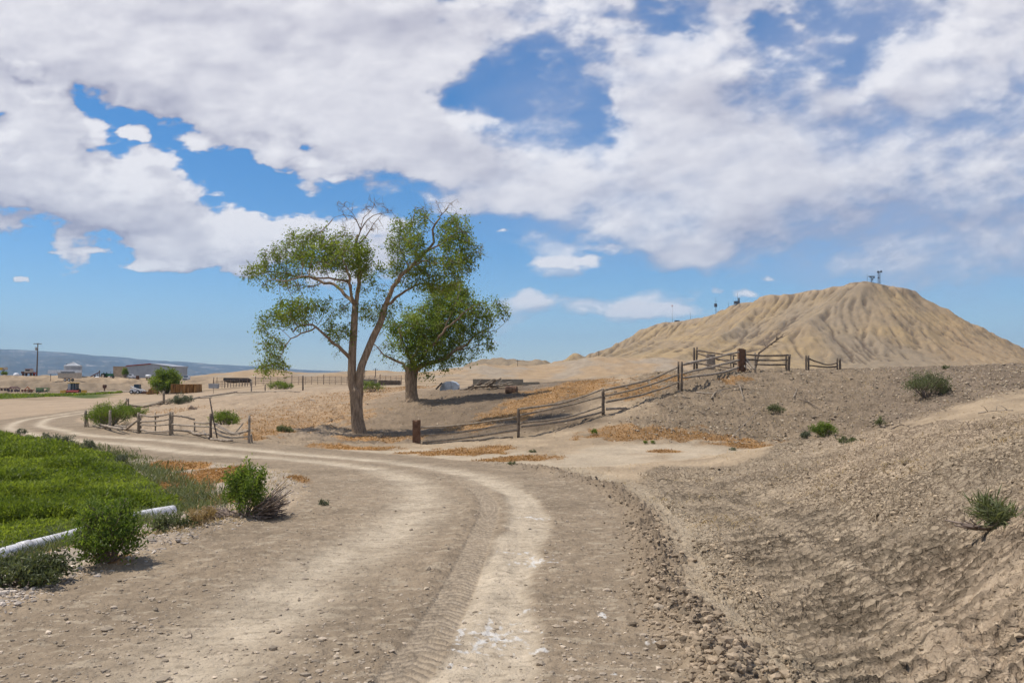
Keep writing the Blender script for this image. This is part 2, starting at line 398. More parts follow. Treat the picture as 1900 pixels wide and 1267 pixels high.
def clouds():
    nx, ny = 1500, 760
    az = np.linspace(R(-46), R(46), nx); el = np.linspace(R(.3), R(44), ny); A, E = np.meshgrid(az, el)
    # direction -> picture units (exact for this lens, only used to place the cloud cover)
    x = np.sin(A)*np.cos(E); y = np.cos(A)*np.cos(E); z = np.sin(E)
    yc = y*cp+z*sp_; zc = z*cp-y*sp_; px = 950+F*x/yc; py = 633.5-F*zc/yc
    D = par(cloud_density, px, py)
    kk_ = ss(520, 1000, px); al = ss(-.02, mix(.36, .95, kk_), D)
    # light from above left: compare with the cover a little towards the sun
    gx, gy = np.meshgrid(np.arange(nx, dtype=float), np.arange(ny, dtype=float)); kk = (nx-1)/R(92)/F; ke = (ny-1)/R(43.7)/F
    up = _bic(D, gx-16*kk, gy+26*ke); up2 = _bic(D, gx-34*kk, gy+58*ke)
    t = np.clip(D, 0, 1.6)
    lit = .74+.55*np.clip(t-np.clip(up, 0, 1.4), -.9, .9)+.28*np.clip(t-np.clip(up2, 0, 1.4), -.9, .9)
    lit = lit+.10*par(lambda a, b: fbm(a/55, b/30, 5, 77), px, py)-.34*ss(.25, .8, par(lambda a, b: fbm(a/420+2.3, b/120, 4, 88), px, py)+.32)
    lit = lit-.30*ss(1250, 1650, px)*(1-ss(520, 240, py)*.45)*ss(140, 330, py)
    vn = par(lambda a, b: fbm(a/200, b/90, 4, 91), px, py); thin = ss(.9, .25, al); lit = np.clip(lit-.10*thin, 0, 1)
    lo = np.array([.36,.355,.455]); hi = np.array([.86,.84,.865])
    C = lo+(hi-lo)*lit[...,None]
    # thin high veil over the right half
    ve = ss(760, 1000, px+60*vn)*ss(540, 400, py-.12*(px-1200)+70*vn)*np.clip(.40+.30*par(lambda a, b: fbm(a/260+.4*b/100, b/120, 4, 93), px, py), .12, .62)
    ve = ve*(.55+.45*ss(1250, 1600, px)); vc = np.array([.43,.455,.61]); a0 = al; al = 1-(1-a0)*(1-ve); C = (C*a0[...,None]+vc*((1-a0)*ve)[...,None])/np.maximum(al, 1e-3)[...,None]
    rad = 90000; v = np.stack([x*rad, y*rad, z*rad+EYE], -1).reshape(-1,3)
    i = np.arange((ny-1)*(nx)).reshape(ny-1, nx)[:,:-1].ravel(); f = np.stack([i, i+1, i+nx+1, i+nx], -1)
    al = (al*ss(R(.3), R(2.5), E)).ravel(); keep = al[f].max(1) > .004; f = f[keep]
    t = NT('cloud'); T = t.t; em = t.n('Emission'); tr = t.n('BsdfTransparent'); mx = t.n('MixShader')
    t.l(t.attr('tone', 0), em.inputs[0]); t.l(t.attr('cover'), mx.inputs[0]); t.l(tr.outputs[0], mx.inputs[1]); t.l(em.outputs[0], mx.inputs[2])
    t.l(mx.outputs[0], T.nodes['Material Output'].inputs[0])
    o = mesh_np('clouds', v, f, t.m, True, {'tone': C.reshape(-1,3), 'cover': al}); o['kind'] = 'structure'; cloud_rest(t.m)
clouds()
# ------------------------------------------------------------------ ground, road
road_c = smooth_poly(np.vstack([[(-7,-6),(-3.6,0),(-2.0,2.6)], polyw([(600,1267),(735,1100),(815,1020),(872,960),(868,912),(800,878),(700,861),(600,851),(480,841),(350,829),
    (200,815),(95,803),(48,790),(75,777),(150,765),(240,752),(320,743),(400,735),(470,729),(520,725)])]), 10)
tread_l = smooth_poly(polyw([(740,1267),(800,1180),(850,1090),(885,1010),(908,950),(902,925),(880,905)]), 8)
dozer_l = smooth_poly(polyw([(1990,1330),(1760,1190),(1620,1090),(1500,1010),(1400,950),(1310,915),(1230,890)]), 8)
left_edge = None
FIELD = polyw([(-260,806),(0,808),(60,818),(130,832),(200,846),(235,870),(285,905),(328,935),(338,945),(310,955),(250,966),(180,986),(120,1004),(60,1019),(0,1036),(-200,1085)])
BANK = polyw([(1190,905),(1170,880),(1230,862),(1330,866),(1400,850),(1490,818),(1600,803),(1700,789),(1800,776),(1900,766),(2050,760)])
BANK = np.vstack([BANK, [(24,16),(22,0),(8,-4),(1.0,-4),(1.0,3.5)]])
def inpoly(x, y, pl):
    c = np.zeros(x.shape, bool); j = len(pl)-1
    for i in range(len(pl)):
        a, b = pl[i], pl[j]
        if a[1] != b[1]:
            t = (a[1] > y) != (b[1] > y); c ^= t & (x < (b[0]-a[0])*(y-a[1])/(b[1]-a[1])+a[0])
        j = i
    return c
def zones(x, y):
    z = {}
    wob = .35*fbm(x*.5, y*.5, 4, 5)
    bd, lat, arc = pdist(x+.12*fbm(x*1.3, y*1.3, 3, 8), y, road_c); bd = bd.reshape(x.shape); lat = lat.reshape(x.shape); arc = arc.reshape(x.shape)
    rw = np.where(y > 0, np.clip(1.70+.055*y, 1.8, 3.1), 1.8); z['rw'] = rw; bd = np.where(lat > 0, bd*3.1/rw, bd)
    z['lat'] = lat; z['rd'] = bd; z['arc'] = arc
    z['road'] = 1-ss(2.9, 3.35, bd+wob*.8)
    near = 1-ss(26, 45, y)
    z['rut'] = np.exp(-((np.abs(lat+.05+.12*pn(arc*.12, arc*0, 4))-.88)/(.36+.10*near))**2)*(.75+.5*fbm(x*1.1, y*1.1, 3, 9))
    nr = ss(19, 13, y)*(lat > 0); z['rut'] = z['rut']*(1-nr)+nr*ss(.48, .68, lat)*(1-ss(1.06, 1.22, lat))*(.8+.35*fbm(x*1.1, y*1.1, 3, 9))
    z['berm'] = np.exp(-((lat-rw-.22-.2*pn(arc*.3, arc*0+3, 6))/(.13+.010*np.clip(y,0,20)))**2)*near*ss(26.5, 23, y)
    z['lberm'] = np.exp(-((lat+3.6)/.5)**2)*near
    tb, tl, ta = pdist(x, y, tread_l); z['tr'] = (1-ss(.13, .17, tb)).reshape(x.shape); z['ta'] = ta.reshape(x.shape); z['tl'] = tl.reshape(x.shape)
    tb, tl, ta = pdist(x, y, dozer_l); z['dz'] = ((1-ss(.62, .85, tb+.0)) ).reshape(x.shape); z['da'] = ta.reshape(x.shape)+.0; z['dl'] = tl.reshape(x.shape)
    pxa = 950+F*x/np.maximum(y, .5); z['px'] = pxa
    inf = inpoly(x+wob, y+wob, FIELD); z['field'] = inf.astype(float)
    # pale strip between the road and the trampled bank
    z['pale'] = np.exp(-((lat-rw-.50-.014*np.clip(y,0,30)-.1*pn(arc*.4, arc*0+9, 6))/(.15+.018*np.clip(y,0,30)))**2)*ss(2, 4, y)*(1-ss(22, 27, y))
    z['salt'] = np.clip(blob([(1270,842,150,14),(1110,855,120,16),(960,862,110,12),(1040,900,60,30),(600,838,330,7),(870,846,110,7),(1230,835,140,10)], x, y)*2+.7*fbm(x*.5,y*.5,4,12), 0, 1)
    z['org'] = np.clip(blob([(560,764,115,19),(500,790,50,16),(470,812,20,10),(610,740,90,11),(545,785,60,10),(1060,719,120,11),(945,768,60,13),(880,790,60,8),(990,745,70,14),(860,838,110,7),(950,852,70,6),(1200,800,120,13),(1330,812,100,8),
        (1390,827,90,5),(1180,722,60,14),(345,893,55,18),(400,882,55,13),(330,862,60,8),(585,891,50,7),(305,764,35,5),(95,824,28,6),(190,829,45,5),(1230,838,40,3),(660,832,90,4),(720,722,70,5),(700,815,90,5),(380,930,60,10),(1360,700,40,6),(1240,700,50,6),(215,1045,40,9)], x, y)*1.5+1.1*fbm(x*.9,y*.7,5,14)-.10, 0, 1)
    bi = inpoly(x+.5*wob, y+.5*wob, BANK) & (lat > rw+.55+.014*y); be = np.minimum(pdist(x, y, np.vstack([BANK, BANK[:1]]))[0].reshape(x.shape), 3); z['bank'] = np.where(bi, ss(0, .4, be), 0)          # near trampled bank
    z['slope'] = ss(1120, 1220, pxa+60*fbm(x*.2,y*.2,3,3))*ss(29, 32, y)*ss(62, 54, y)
    z['mound'] = ss(1160, 1040, pxa+50*fbm(x*.3,y*.3,3,3))*ss(560, 650, pxa+40*fbm(x*.3,y*.3,3,4))*ss(32.5, 36, y)*ss(66, 54, y)
    z['rub'] = ss(30, 33, y)*ss(90, 75, y)*ss(660, 610, pxa)*ss(140, 190, pxa)*(1-z['road'])
    z['whit'] = np.clip(blob([(380,765,90,20),(330,790,70,10),(440,745,60,8),(210,806,90,6)], x, y)*1.3, 0, 1)
    z['grav'] = np.clip(blob([(480,735,80,7),(430,775,40,16),(590,805,70,18),(560,790,40,8),(1000,716,45,5)], x, y)*1.3+.5*fbm(x*.6,y*.6,3,33), 0, 1)
    z['rbank'] = ss(229, 236, y)*ss(300, 270, y)*ss(420, 360, pxa)
    return z
def ground_col(x, y, z):
    n1 = fbm(x*.7, y*.7, 5, 31)[...,None]; n2 = fbm(x*.12, y*.12, 4, 37)[...,None]; n3 = fbm(x*4, y*4, 3, 41)[...,None]
    def c(*a): return np.array(a)
    C = np.broadcast_to(c(.40,.31,.21), x.shape+(3,))*(1+.35*n1+.25*n2)
    C = mix(C, c(.29,.225,.155)*(1+.35*n1+.2*n3), z['slope'][...,None])  # far bank soil, darkened to carry a cloud shadow
    C = mix(C, c(.235,.185,.138)*(1+.4*n1+.2*n3), (z['slope']*ss(1480, 1700, z['px']+120*n2[...,0]))[...,None]*.8)  # right part darker again, cloud shadow painted into the soil colour
    C = mix(C, c(.140,.105,.074)*(1+.35*n1+.2*n3), z['mound'][...,None]*.9)  # brown earth, with shade around the elms put into its colour
    far = ss(80, 150, y)[...,None]; C = mix(C, c(.365,.275,.18)*(1+.25*n2+.12*n1), far); C = mix(C, c(.31,.24,.165)*(1+.35*n1+.25*n3), (z['rub']*.7)[...,None])
    C = mix(C, c(.43,.345,.245)*(1+.25*n1+.2*n2), z['bank'][...,None])
    C = mix(C, c(.50,.415,.305)*(1+.15*n1), np.clip(z['salt'], 0, 1)[...,None]*.85)
    C = mix(C, c(.47,.385,.275)*(1+.18*n1), np.clip(z['pale']*(1+n1[...,0]), 0, 1)[...,None])
    vg = ss(-3.1, -3.6, z['lat'])*ss(-9, -6, z['lat'])*ss(45, 30, y); C = mix(C, c(.43,.36,.28)*(1+.3*n1+.25*n3), vg[...,None])
    C = mix(C, c(.33,.20,.095)*(1+.45*n1+.4*n3), (ss(.05,.6,z['org'])*.95)[...,None])
    C = mix(C, c(.46,.38,.285)*(1+.3*n1+.25*n3), (z['whit']*.7)[...,None]); C = mix(C, c(.24,.195,.15)*(1+.25*n1+.2*n3), (z['grav']*.8)[...,None])
    C = mix(C, c(.38,.205,.075)*(1+.5*n1+.5*n3), (ss(.05,.5,z['org'])*.85*ss(36, 32, np.where(z['px'] < 700, 0, 40)+0*y))[...,None])
    fr = ss(70, 140, y); C = C*(1+(fr*(.55*fbm(x*.16, y*.07, 5, 131)))[...,None]); C = mix(C, c(.25,.195,.135)*(1+.9*fbm(x*.3,y*.12,4,133))[...,None], (z['rbank']*ss(268, 252, y)*.85)[...,None])  # brown ranch bank, its shading painted in as a darker colour
    # road surface
    rc = c(.305,.24,.168)*(1+.22*n1+.12*n2+.2*n3); rc = mix(rc, c(.56,.47,.35)*(1+.18*n1+.12*n3), np.clip(z['rut']*1.2, 0, 1)[...,None])
    fl = ss(.24, .34, fbm(x*3.2, y*9, 4, 161))*(1-np.clip(z['rut'],0,1)*.6)*(y < 20); rc = mix(rc, c(.50,.42,.31), (fl*.55)[...,None]); dk = ss(.22, .4, fbm(x*5, y*11, 4, 163))*(y < 24); rc = mix(rc, c(.22,.175,.125), (dk*.45)[...,None])
    tp = .5+.5*np.sin(z['ta']*2*math.pi/.11+np.abs(z['tl'])*40); rc = mix(rc, c(.46,.375,.275)*(1+.1*n1)*(1-.38*ss(.45,.8,tp))[...,None], (z['tr']*.9)[...,None])
    up = ss(9, 13.5, y)*ss(1420, 1640, z['px']+60*n1[...,0]); C = mix(C, c(.50,.39,.275)*(1+.2*n1+.25*n3), (z['bank']*np.clip(up+ss(1560,1750,z['px'])*ss(6.8,5.4,y), 0, 1)*.75)[...,None])
    C = mix(C, rc, z['road'][...,None])
    C = mix(C, c(.245,.19,.135)*(1+.3*n3), (z['berm']*.8)[...,None])
    # white salt crusts on the road
    for px, py, w, h in ((915,1172,.22,.34),(897,1190,.16,.16),(905,1205,.14,.06),(993,1038,.17,.22),(1002,959,.16,.14),(980,957,.1,.1),(1117,1140,.07,.1),(980,1130,.07,.07),(1140,1250,.05,.06),(838,1232,.07,.05),(1215,1190,.05,.1),(960,1022,.2,.05),(995,1205,.07,.05)):
        g = GG(px, py); q = 1.1-np.hypot((x-g[0])/w, (y-g[1])/h)+2.6*fbm(x*15, y*8, 4, 61); C = mix(C, c(.70,.68,.64), (ss(.45, 1.3, q)*.8)[...,None])
    C = mix(C, c(.14,.15,.05)*(1+.5*n1), z['field'][...,None])
    yd = blob([(60,760,420,22),(230,745,150,9)], x, y); C = mix(C, c(.425,.325,.225)*(1+.12*n1+.1*n2), (ss(.1, .5, yd)*(1-z['road'])*.9)[...,None])
    gs = ss(232, 224, y)*ss(182, 190, y+6*pn(x*.05,y*0,3)+ss(60,200,z['px'])*30)*ss(235, 170, z['px']); C = mix(C, c(.09,.12,.03)*(1+.4*n2), gs[...,None])
    fur = .5-.5*np.cos(z['da']*2*math.pi/.18+4*np.abs(z['dl'])+1.3*fbm(x*1.5, y*1.5, 3, 99)); C = C*(1-(z['dz']*(1-z['road'])*.55*ss(.6,.92,fur)*(.4+.6*ss(-.3,.1,fbm(x*1.5,y*1.5,3,101))))[...,None])  # shade in the tractor tread furrows painted as dark stripes
    return np.clip(C*np.array([1.0,1.0,1.0]), .01, .9)
def disp(x, y, z):
    far = 1-ss(50, 110, np.hypot(x, y)); d = .10*fbm(x*.35, y*.35, 5, 71)*(.25+.75*far)
    d = d*(1-z['road'])*(1-.8*z['field'])*(1-.7*z['salt'])
    rk = fbm(x*6, y*6, 4, 81)
    d = d+.010*fbm(x*3.5,y*3.5,4,79)*far
    f1, f2, i1 = voro(x*7, y*7, 3); g1, g2, i2 = voro(x*17, y*17, 9)
    clod = np.clip(.75-f1*1.25, 0, 1)*(.35+.65*i1); clod2 = np.clip(.7-g1*1.2, 0, 1)*(.3+.7*i2)
    crack = ss(.02, .11, f2-f1); crack2 = ss(.03, .14, g2-g1)
    # road
    r = z['road']; lumps = ss(-.05, .35, fbm(x*.9, y*.9, 3, 91))
    off = 1-np.clip(z['rut']*1.3+z['tr'], 0, 1)
    d = d+r*(-.035*z['rut']+off*(.018*rk+.022*clod2*lumps*crack2)+.008*fbm(x*9, y*9, 3, 171))
    d = d+r*.02*ss(.12,.3,np.abs(z['tl']))*(1-ss(.3,.5,np.abs(z['tl'])))*(z['tr'] < .5)*(y < 16)
    d = d+z['tr']*(-.012+.014*np.sin(z['ta']*2*math.pi/.11+np.abs(z['tl'])*40)*(.6+rk))
    # berm of clods along the outer edge, low stony berm along the inner edge
    d = d+z['berm']*(.05+.14*clod+.07*clod2+.05*rk)
    d = d+z['lberm']*(.04+.05*clod*lumps+.03*clod2+.02*rk)
    # trampled bank: clods, cracks, tractor tread ridges
    b = z['bank']*(1-r)*(1-z['dz']*.92); lm = ss(-.25, .25, fbm(x*.45, y*.45, 4, 95))
    d = d+b*(mix(.02, .05, lm)*clod*crack+.022*clod2*crack2+.085*fbm(x*1.6, y*1.6, 5, 97)-.034*(1-crack)*ss(.3,-.2,fbm(x*.6,y*.6,3,98))-.012*(1-crack2))
    ph = z['da']*2*math.pi/.18+4*np.abs(z['dl'])+1.3*fbm(x*1.5, y*1.5, 3, 99)
    sep = ss(.04, .12, np.abs(z['dl']))
    d = d+z['dz']*(1-r)*((-.03+(.016*(1-2*np.abs(np.cos(ph/2)))+.008*np.sin(ph*2+1))*(.5+.7*ss(-.3,.1,fbm(x*1.5,y*1.5,3,101))))*sep+.035*rk+.022*clod2*crack2-.014*(1-crack)+.02*fbm(x*11,y*11,3,177)*ss(-.2,.3,fbm(x*1.1,y*1.1,3,178)))
    sp = z['pale']*(1-r)*(1-z['bank']); d = d+sp*(-.010*(1-crack)-.006*(1-crack2))
    # rough far slopes and verges
    o = np.clip(z['slope']+z['mound']*.35+.25, 0, 1)*(1-r)*(1-z['bank'])*(1-z['salt']*.7)*far
    d = d+o*(.16*fbm(x*1.6, y*1.6, 5, 103, .6)+.08*clod+.05*clod2)
    d = d+z['rub']*(.22*fbm(x*.8, y*.8, 5, 141)+.07*clod+.04*clod2)+z['rbank']*(1.1*fbm(x*.09, y*.12, 4, 143)+.5*fbm(x*.4, y*.4, 3, 145))
    gl = ridged(x*.22+.5*pn(x*.1,y*.1,5), y*.07, 4, 107); d = d-z['slope']*.22*np.clip(gl-.15, 0, 1)
    return d
def make_ground():
    az = np.concatenate([np.arange(-180,-42,6), np.arange(-42,-36,1.), np.linspace(-36, 36, 1180), np.arange(37,43,1.), np.arange(48,180.1,6)])*math.pi/180
    rr = np.concatenate([[.05,1.2,2.2], 3.2*np.exp(np.arange(0, math.log(75/3.2), .0042)), 75*np.exp(np.arange(0, math.log(420/75), .012)), 425*1.22**np.arange(29)])
    A, Rr = np.meshgrid(az, rr); x = Rr*np.sin(A); y = Rr*np.cos(A)
    zones(x[:1], y[:1]); ground_col(x[:1], y[:1], zones(x[:1], y[:1]))
    def whole(x, y):
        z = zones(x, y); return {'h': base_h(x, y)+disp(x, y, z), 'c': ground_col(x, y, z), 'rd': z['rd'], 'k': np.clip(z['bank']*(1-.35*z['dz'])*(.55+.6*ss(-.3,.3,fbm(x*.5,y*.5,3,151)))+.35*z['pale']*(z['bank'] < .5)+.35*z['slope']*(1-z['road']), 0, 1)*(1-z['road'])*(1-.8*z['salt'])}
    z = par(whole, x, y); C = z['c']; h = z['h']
    h = np.where(Rr > 350, h+3*fbm(x*.01,y*.01,4,5)*ss(350,600,Rr), h)
    v = np.stack([x, y, h], -1).reshape(-1,3); ny, nx = x.shape
    i = (np.arange(ny-1)[:,None]*nx+np.arange(nx-1)[None]).ravel(); f = np.stack([i, i+1, i+nx+1, i+nx], -1)[:,::-1]
    t = NT('soil', .95, .1); c = t.attr('tint', 0)
    nA = t.noise(9, 5, .7); nB = t.noise(45, 4, .7); nC = t.noise(1.6, 5, .65)
    c = t.mix(t.mr(nA, .35, .68, 0, .55), c, t.mix(1, c, (.62,.60,.57), 'MULTIPLY'))
    c = t.mix(t.mr(nB, .55, .72, 0, .5), c, t.mix(1, c, (1.32,1.3,1.27), 'MULTIPLY'))
    c = t.mix(t.mr(nC, .30, .70, .42, 0), c, t.mix(1, c, (.68,.66,.64), 'MULTIPLY'))
    sp = t.vor(30); c = t.mix(t.mr(sp, .10, .20, .55, 0), c, t.mix(1, c, (.55,.53,.52), 'MULTIPLY'))
    # drying cracks in the clay, the shade inside them painted dark
    wv = t.n('VectorMath', operation='MULTIPLY_ADD'); nn = t.n('TexNoise'); nn.inputs['Scale'].default_value = 7; nn.inputs['Detail'].default_value = 3; t.l(t.co, nn.inputs[0]); t.l(nn.outputs[1], wv.inputs[0]); wv.inputs[1].default_value = (.16,.16,.16); t.l(t.co, wv.inputs[2])
    ck = t.attr('clay'); e1 = t.vor(6.5, 'DISTANCE_TO_EDGE', wv.outputs[0]); e2 = t.vor(17, 'DISTANCE_TO_EDGE', wv.outputs[0]); pt = t.mr(t.noise(2.2, 3, .6), .38, .62, .15, 1)
    k1 = t.math('MULTIPLY', t.mr(e1, .012, .10, 1, 0), ck); k2 = t.math('MULTIPLY', t.math('MULTIPLY', t.mr(e2, .02, .16, .8, 0), ck), pt)
    kk = t.math('MAXIMUM', k1, k2); c = t.mix(t.math('MULTIPLY', kk, .74), c, t.mix(1, c, (.38,.34,.31), 'MULTIPLY'))
    t.col(c); hk = t.bump(t.math('SUBTRACT', 1, kk), .035, .9); b = t.bump(nB, .012, .8, hk); b = t.bump(nA, .05, .8, b); t.bump(nC, .12, .5, b)
    rf = (z['rd'] < 3.15).ravel(); isr = rf[f].all(1)
    for nm, sel in (('ground', ~isr), ('road', isr)):
        ff = f[sel]; u, inv = np.unique(ff, return_inverse=True)
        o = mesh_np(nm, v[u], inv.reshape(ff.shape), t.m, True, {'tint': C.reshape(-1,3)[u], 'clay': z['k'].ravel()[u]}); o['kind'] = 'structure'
make_ground()
_dz = {}
def ZG(x, y):
    """ground height with relief"""
    x = np.atleast_1d(np.asarray(x, float)); y = np.atleast_1d(np.asarray(y, float)); return base_h(x, y)+disp(x, y, zones(x, y))
def zg(x, y): return float(ZG([x], [y])[0])
# ------------------------------------------------------------------ the butte, low badland hills and the far mesa
def erode(h, cell, batches, n, steps, seed, cap=.6, er=.35, dep=.3, visits=None):
    g = np.random.default_rng(seed); H, Wd = h.shape
    for b in range(batches):
        x = g.uniform(1, Wd-2, n); y = g.uniform(1, H-2, n); vx = np.zeros(n); vy = np.zeros(n); sed = np.zeros(n); wat = np.ones(n)
        for s in range(steps):
            x0 = x.astype(int); y0 = y.astype(int); fx = x-x0; fy = y-y0
            a = h[y0,x0]; bb = h[y0,x0+1]; c = h[y0+1,x0]; d = h[y0+1,x0+1]
            gx = (bb-a)*(1-fy)+(d-c)*fy; gy = (c-a)*(1-fx)+(d-bb)*fx; hh = (a*(1-fx)+bb*fx)*(1-fy)+(c*(1-fx)+d*fx)*fy
            vx = vx*.35-gx; vy = vy*.35-gy; L = np.hypot(vx, vy)+1e-6; vx /= L; vy /= L
            nx = np.clip(x+vx, 1, Wd-2.01); ny = np.clip(y+vy, 1, H-2.01)
            X = nx.astype(int); Y = ny.astype(int); FX = nx-X; FY = ny-Y
            nh = (h[Y,X]*(1-FX)+h[Y,X+1]*FX)*(1-FY)+(h[Y+1,X]*(1-FX)+h[Y+1,X+1]*FX)*FY
            dh = nh-hh; cpy = np.maximum(-dh, .01)*cap*wat*4
            up = dh > 0
            amt = np.where(up, -np.minimum(dh, sed), np.where(sed > cpy, -(sed-cpy)*dep, np.minimum((cpy-sed)*er, np.maximum(-dh, 0)*.8)))
            sed = sed+amt
            for ox, oy, w in ((0,0,(1-fx)*(1-fy)),(1,0,fx*(1-fy)),(0,1,(1-fx)*fy),(1,1,fx*fy)):
                np.add.at(h, (y0+oy, x0+ox), -amt*w)
            if visits is not None and b > batches//2: np.add.at(visits, (Y, X), 1)
            x, y = nx, ny; wat *= .985
    return h
def seg_spine(x, y, sp):
    """distance to a spine polyline with heights; returns distance, spine height, arc, side"""
    best = np.full(x.shape, 1e9); hh = np.zeros(x.shape); ar = np.zeros(x.shape); s0 = 0; val = np.full(x.shape, -1e9)
    for a, b in zip(sp[:-1], sp[1:]):
        dx, dy = b[0]-a[0], b[1]-a[1]; L = math.hypot(dx, dy); t = np.clip(((x-a[0])*dx+(y-a[1])*dy)/L/L, 0, 1)
        d = np.hypot(x-a[0]-t*dx, y-a[1]-t*dy); sh = a[2]+(b[2]-a[2])*t; v = sh-.55*d; w = v > val
        best = np.where(w, d, best); hh = np.where(w, sh, hh); ar = np.where(w, s0+t*L, ar); val = np.where(w, v, val); s0 += L
    return best, hh, ar
def butte():
    # skyline of the photograph, given depths of its own
    sky = [(1010,694,900),(1045,680,890),(1100,655,870),(1150,634,860),(1200,610,850),(1235,600,840),(1300,592,800),(1345,580,770),(1370,566,740),(1425,549,690),(1500,542,660),(1550,533,640),(1590,526,620),
           (1640,529,620),(1680,539,625),(1710,556,632),(1760,584,645),(1820,615,660),(1900,650,680),(1980,683,700),(2060,702,720)]
    sp = [P(*s) for s in sky]
    x0, x1, y0, y1 = -80, 560, 330, 1060; cs = 1.5
    xs = np.arange(x0, x1, cs); ys = np.arange(y0, y1, cs); X, Y = np.meshgrid(xs, ys)
    wx = X+9*fbm(X/60, Y/60, 4, 3); wy = Y+9*fbm(X/60, Y/60, 4, 7)
    d, sh, ar = seg_spine(wx, wy, sp)
    spurs = [[(1570,530,618),(1500,588,585),(1430,640,552),(1350,684,515)],[(1600,528,618),(1592,590,585),(1570,640,552),(1540,690,515)],[(1640,530,620),(1680,600,588),(1730,668,548)],[(1500,542,660),(1455,590,622),(1380,640,580),(1290,684,530)],
        [(1425,549,690),(1370,598,650),(1300,640,605),(1215,676,560)],[(1345,580,770),(1290,615,715),(1220,648,655),(1140,678,600)],[(1300,592,800),(1235,625,740),(1160,656,680),(1090,684,620)],[(1235,600,840),(1170,637,780),(1100,668,710)],
        [(1710,556,632),(1770,620,592),(1840,684,548)],[(1820,615,660),(1880,668,610),(1920,690,580)],[(1592,590,585),(1630,645,550),(1660,690,520)],[(1500,588,585),(1480,650,545),(1470,690,515)]]
    SH = np.full(X.shape, -1e9); wx2 = X+5*fbm(X/28, Y/28, 4, 13); wy2 = Y+5*fbm(X/28, Y/28, 4, 17)
    for q in spurs:
        dS, hS, aS = seg_spine(wx2, wy2, [P(*c) for c in q]); SH = np.maximum(SH, hS-.46*dS-.0022*dS*dS-1.5)
    rib = 1-np.abs(2*(((ar/62+.5*fbm(X/110,Y/110,3,9)*3) % 1)-.5)); rib2 = 1-np.abs(2*(((ar/17+.8*fbm(X/50,Y/50,3,19)) % 1)-.5))
    grow = ss(10, 95, d)
    dd = np.maximum(d-7, 0)
    fall = np.where(dd < 95, .80*dd-.0008*dd*dd, .80*95-.0008*95*95+(dd-95)*.46)
    h = sh-fall-(grow*(7*rib*ss(0,1,grow)+.3*rib2))*ss(200,110,d)+1.8*fbm(X/30, Y/30, 5, 23)
    h = np.maximum(h, SH)+2.2*np.exp(-np.abs(h-SH)/2.5)
    # low foothills in front
    f1 = 9*np.clip(fbm(X/75+4.4, Y/75, 5, 29)+.10, 0, 1)*2.2+2.5*ridged(X/32, Y/32, 4, 33)
    base = EYE-3.5+ss(420, 560, Y)*6+f1*ss(395, 500, Y)*ss(470, 300, X)*ss(1050, 900, Y)-ss(340, 420, Y)*0
    edge = ss(0, 45, Y-y0)*ss(0, 60, X-x0)*ss(0, 60, x1-X)*ss(0, 60, y1-Y)
    base = mix(EYE-12, base, edge)
    k = 5.0; h = np.maximum(h, base)+k*np.exp(-np.abs(h-base)/k)*.5*edge
    V = np.zeros(h.shape); h0 = h.copy(); h = erode(h, cs, 20, 16000, 110, 5, cap=.35, er=.22, visits=V); V = V/16000/9*h.size/110
    dl = np.clip((h0-h), -3, 5); h = h0-dl*1.15
    q = h.copy(); q[1:-1,1:-1] = .5*h[1:-1,1:-1]+.125*(h[:-2,1:-1]+h[2:,1:-1]+h[1:-1,:-2]+h[1:-1,2:]); h = q
    lap = np.zeros_like(h); m = (h[:-6,3:-3]+h[6:,3:-3]+h[3:-3,:-6]+h[3:-3,6:])/4-h[3:-3,3:-3]; lap[3:-3,3:-3] = m   # positive in gullies
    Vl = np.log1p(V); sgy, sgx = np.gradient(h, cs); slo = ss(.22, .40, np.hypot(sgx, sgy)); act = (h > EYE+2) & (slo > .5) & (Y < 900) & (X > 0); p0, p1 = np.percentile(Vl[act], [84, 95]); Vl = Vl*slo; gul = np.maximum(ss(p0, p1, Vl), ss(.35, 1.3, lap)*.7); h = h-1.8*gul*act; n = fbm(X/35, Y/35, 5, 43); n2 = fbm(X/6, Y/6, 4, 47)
    c = np.array
    C = mix(c([.30,.225,.14]), c([.35,.255,.14]), ss(-.3,.4,n+fbm((h-EYE)/14, X/260, 3, 51))[...,None])
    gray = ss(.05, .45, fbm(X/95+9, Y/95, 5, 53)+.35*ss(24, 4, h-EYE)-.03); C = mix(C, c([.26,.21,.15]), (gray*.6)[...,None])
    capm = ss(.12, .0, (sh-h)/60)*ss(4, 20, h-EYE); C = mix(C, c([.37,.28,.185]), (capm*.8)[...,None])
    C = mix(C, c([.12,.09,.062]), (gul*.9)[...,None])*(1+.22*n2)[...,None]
    C = mix(C, c([.40,.275,.15]), (ss(1700,1780,950+F*X/Y)*.35)[...,None])
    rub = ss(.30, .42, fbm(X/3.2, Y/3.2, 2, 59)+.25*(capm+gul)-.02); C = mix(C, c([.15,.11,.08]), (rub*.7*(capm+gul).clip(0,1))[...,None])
    t = NT('badland_clay', .95, .1); cc = t.attr('tint', 0); nA = t.noise(.35, 6, .7); nB = t.noise(1.4, 5, .7)
    cc = t.mix(t.mr(nA, .35, .65, 0, .35), cc, t.mix(1, cc, (.7,.68,.66), 'MULTIPLY')); cc = t.mix(t.mr(nB, .5, .7, 0, .3), cc, t.mix(1, cc, (1.25,1.22,1.2), 'MULTIPLY'))
    t.col(cc); t.bump(nA, 1.2, .6)
    ny, nx = X.shape; i = (np.arange(ny-1)[:,None]*nx+np.arange(nx-1)[None]).ravel(); f = np.stack([i, i+1, i+nx+1, i+nx], -1)
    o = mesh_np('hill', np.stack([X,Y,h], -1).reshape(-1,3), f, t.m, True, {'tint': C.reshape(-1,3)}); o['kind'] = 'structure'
    return (xs, ys, h, t.m)
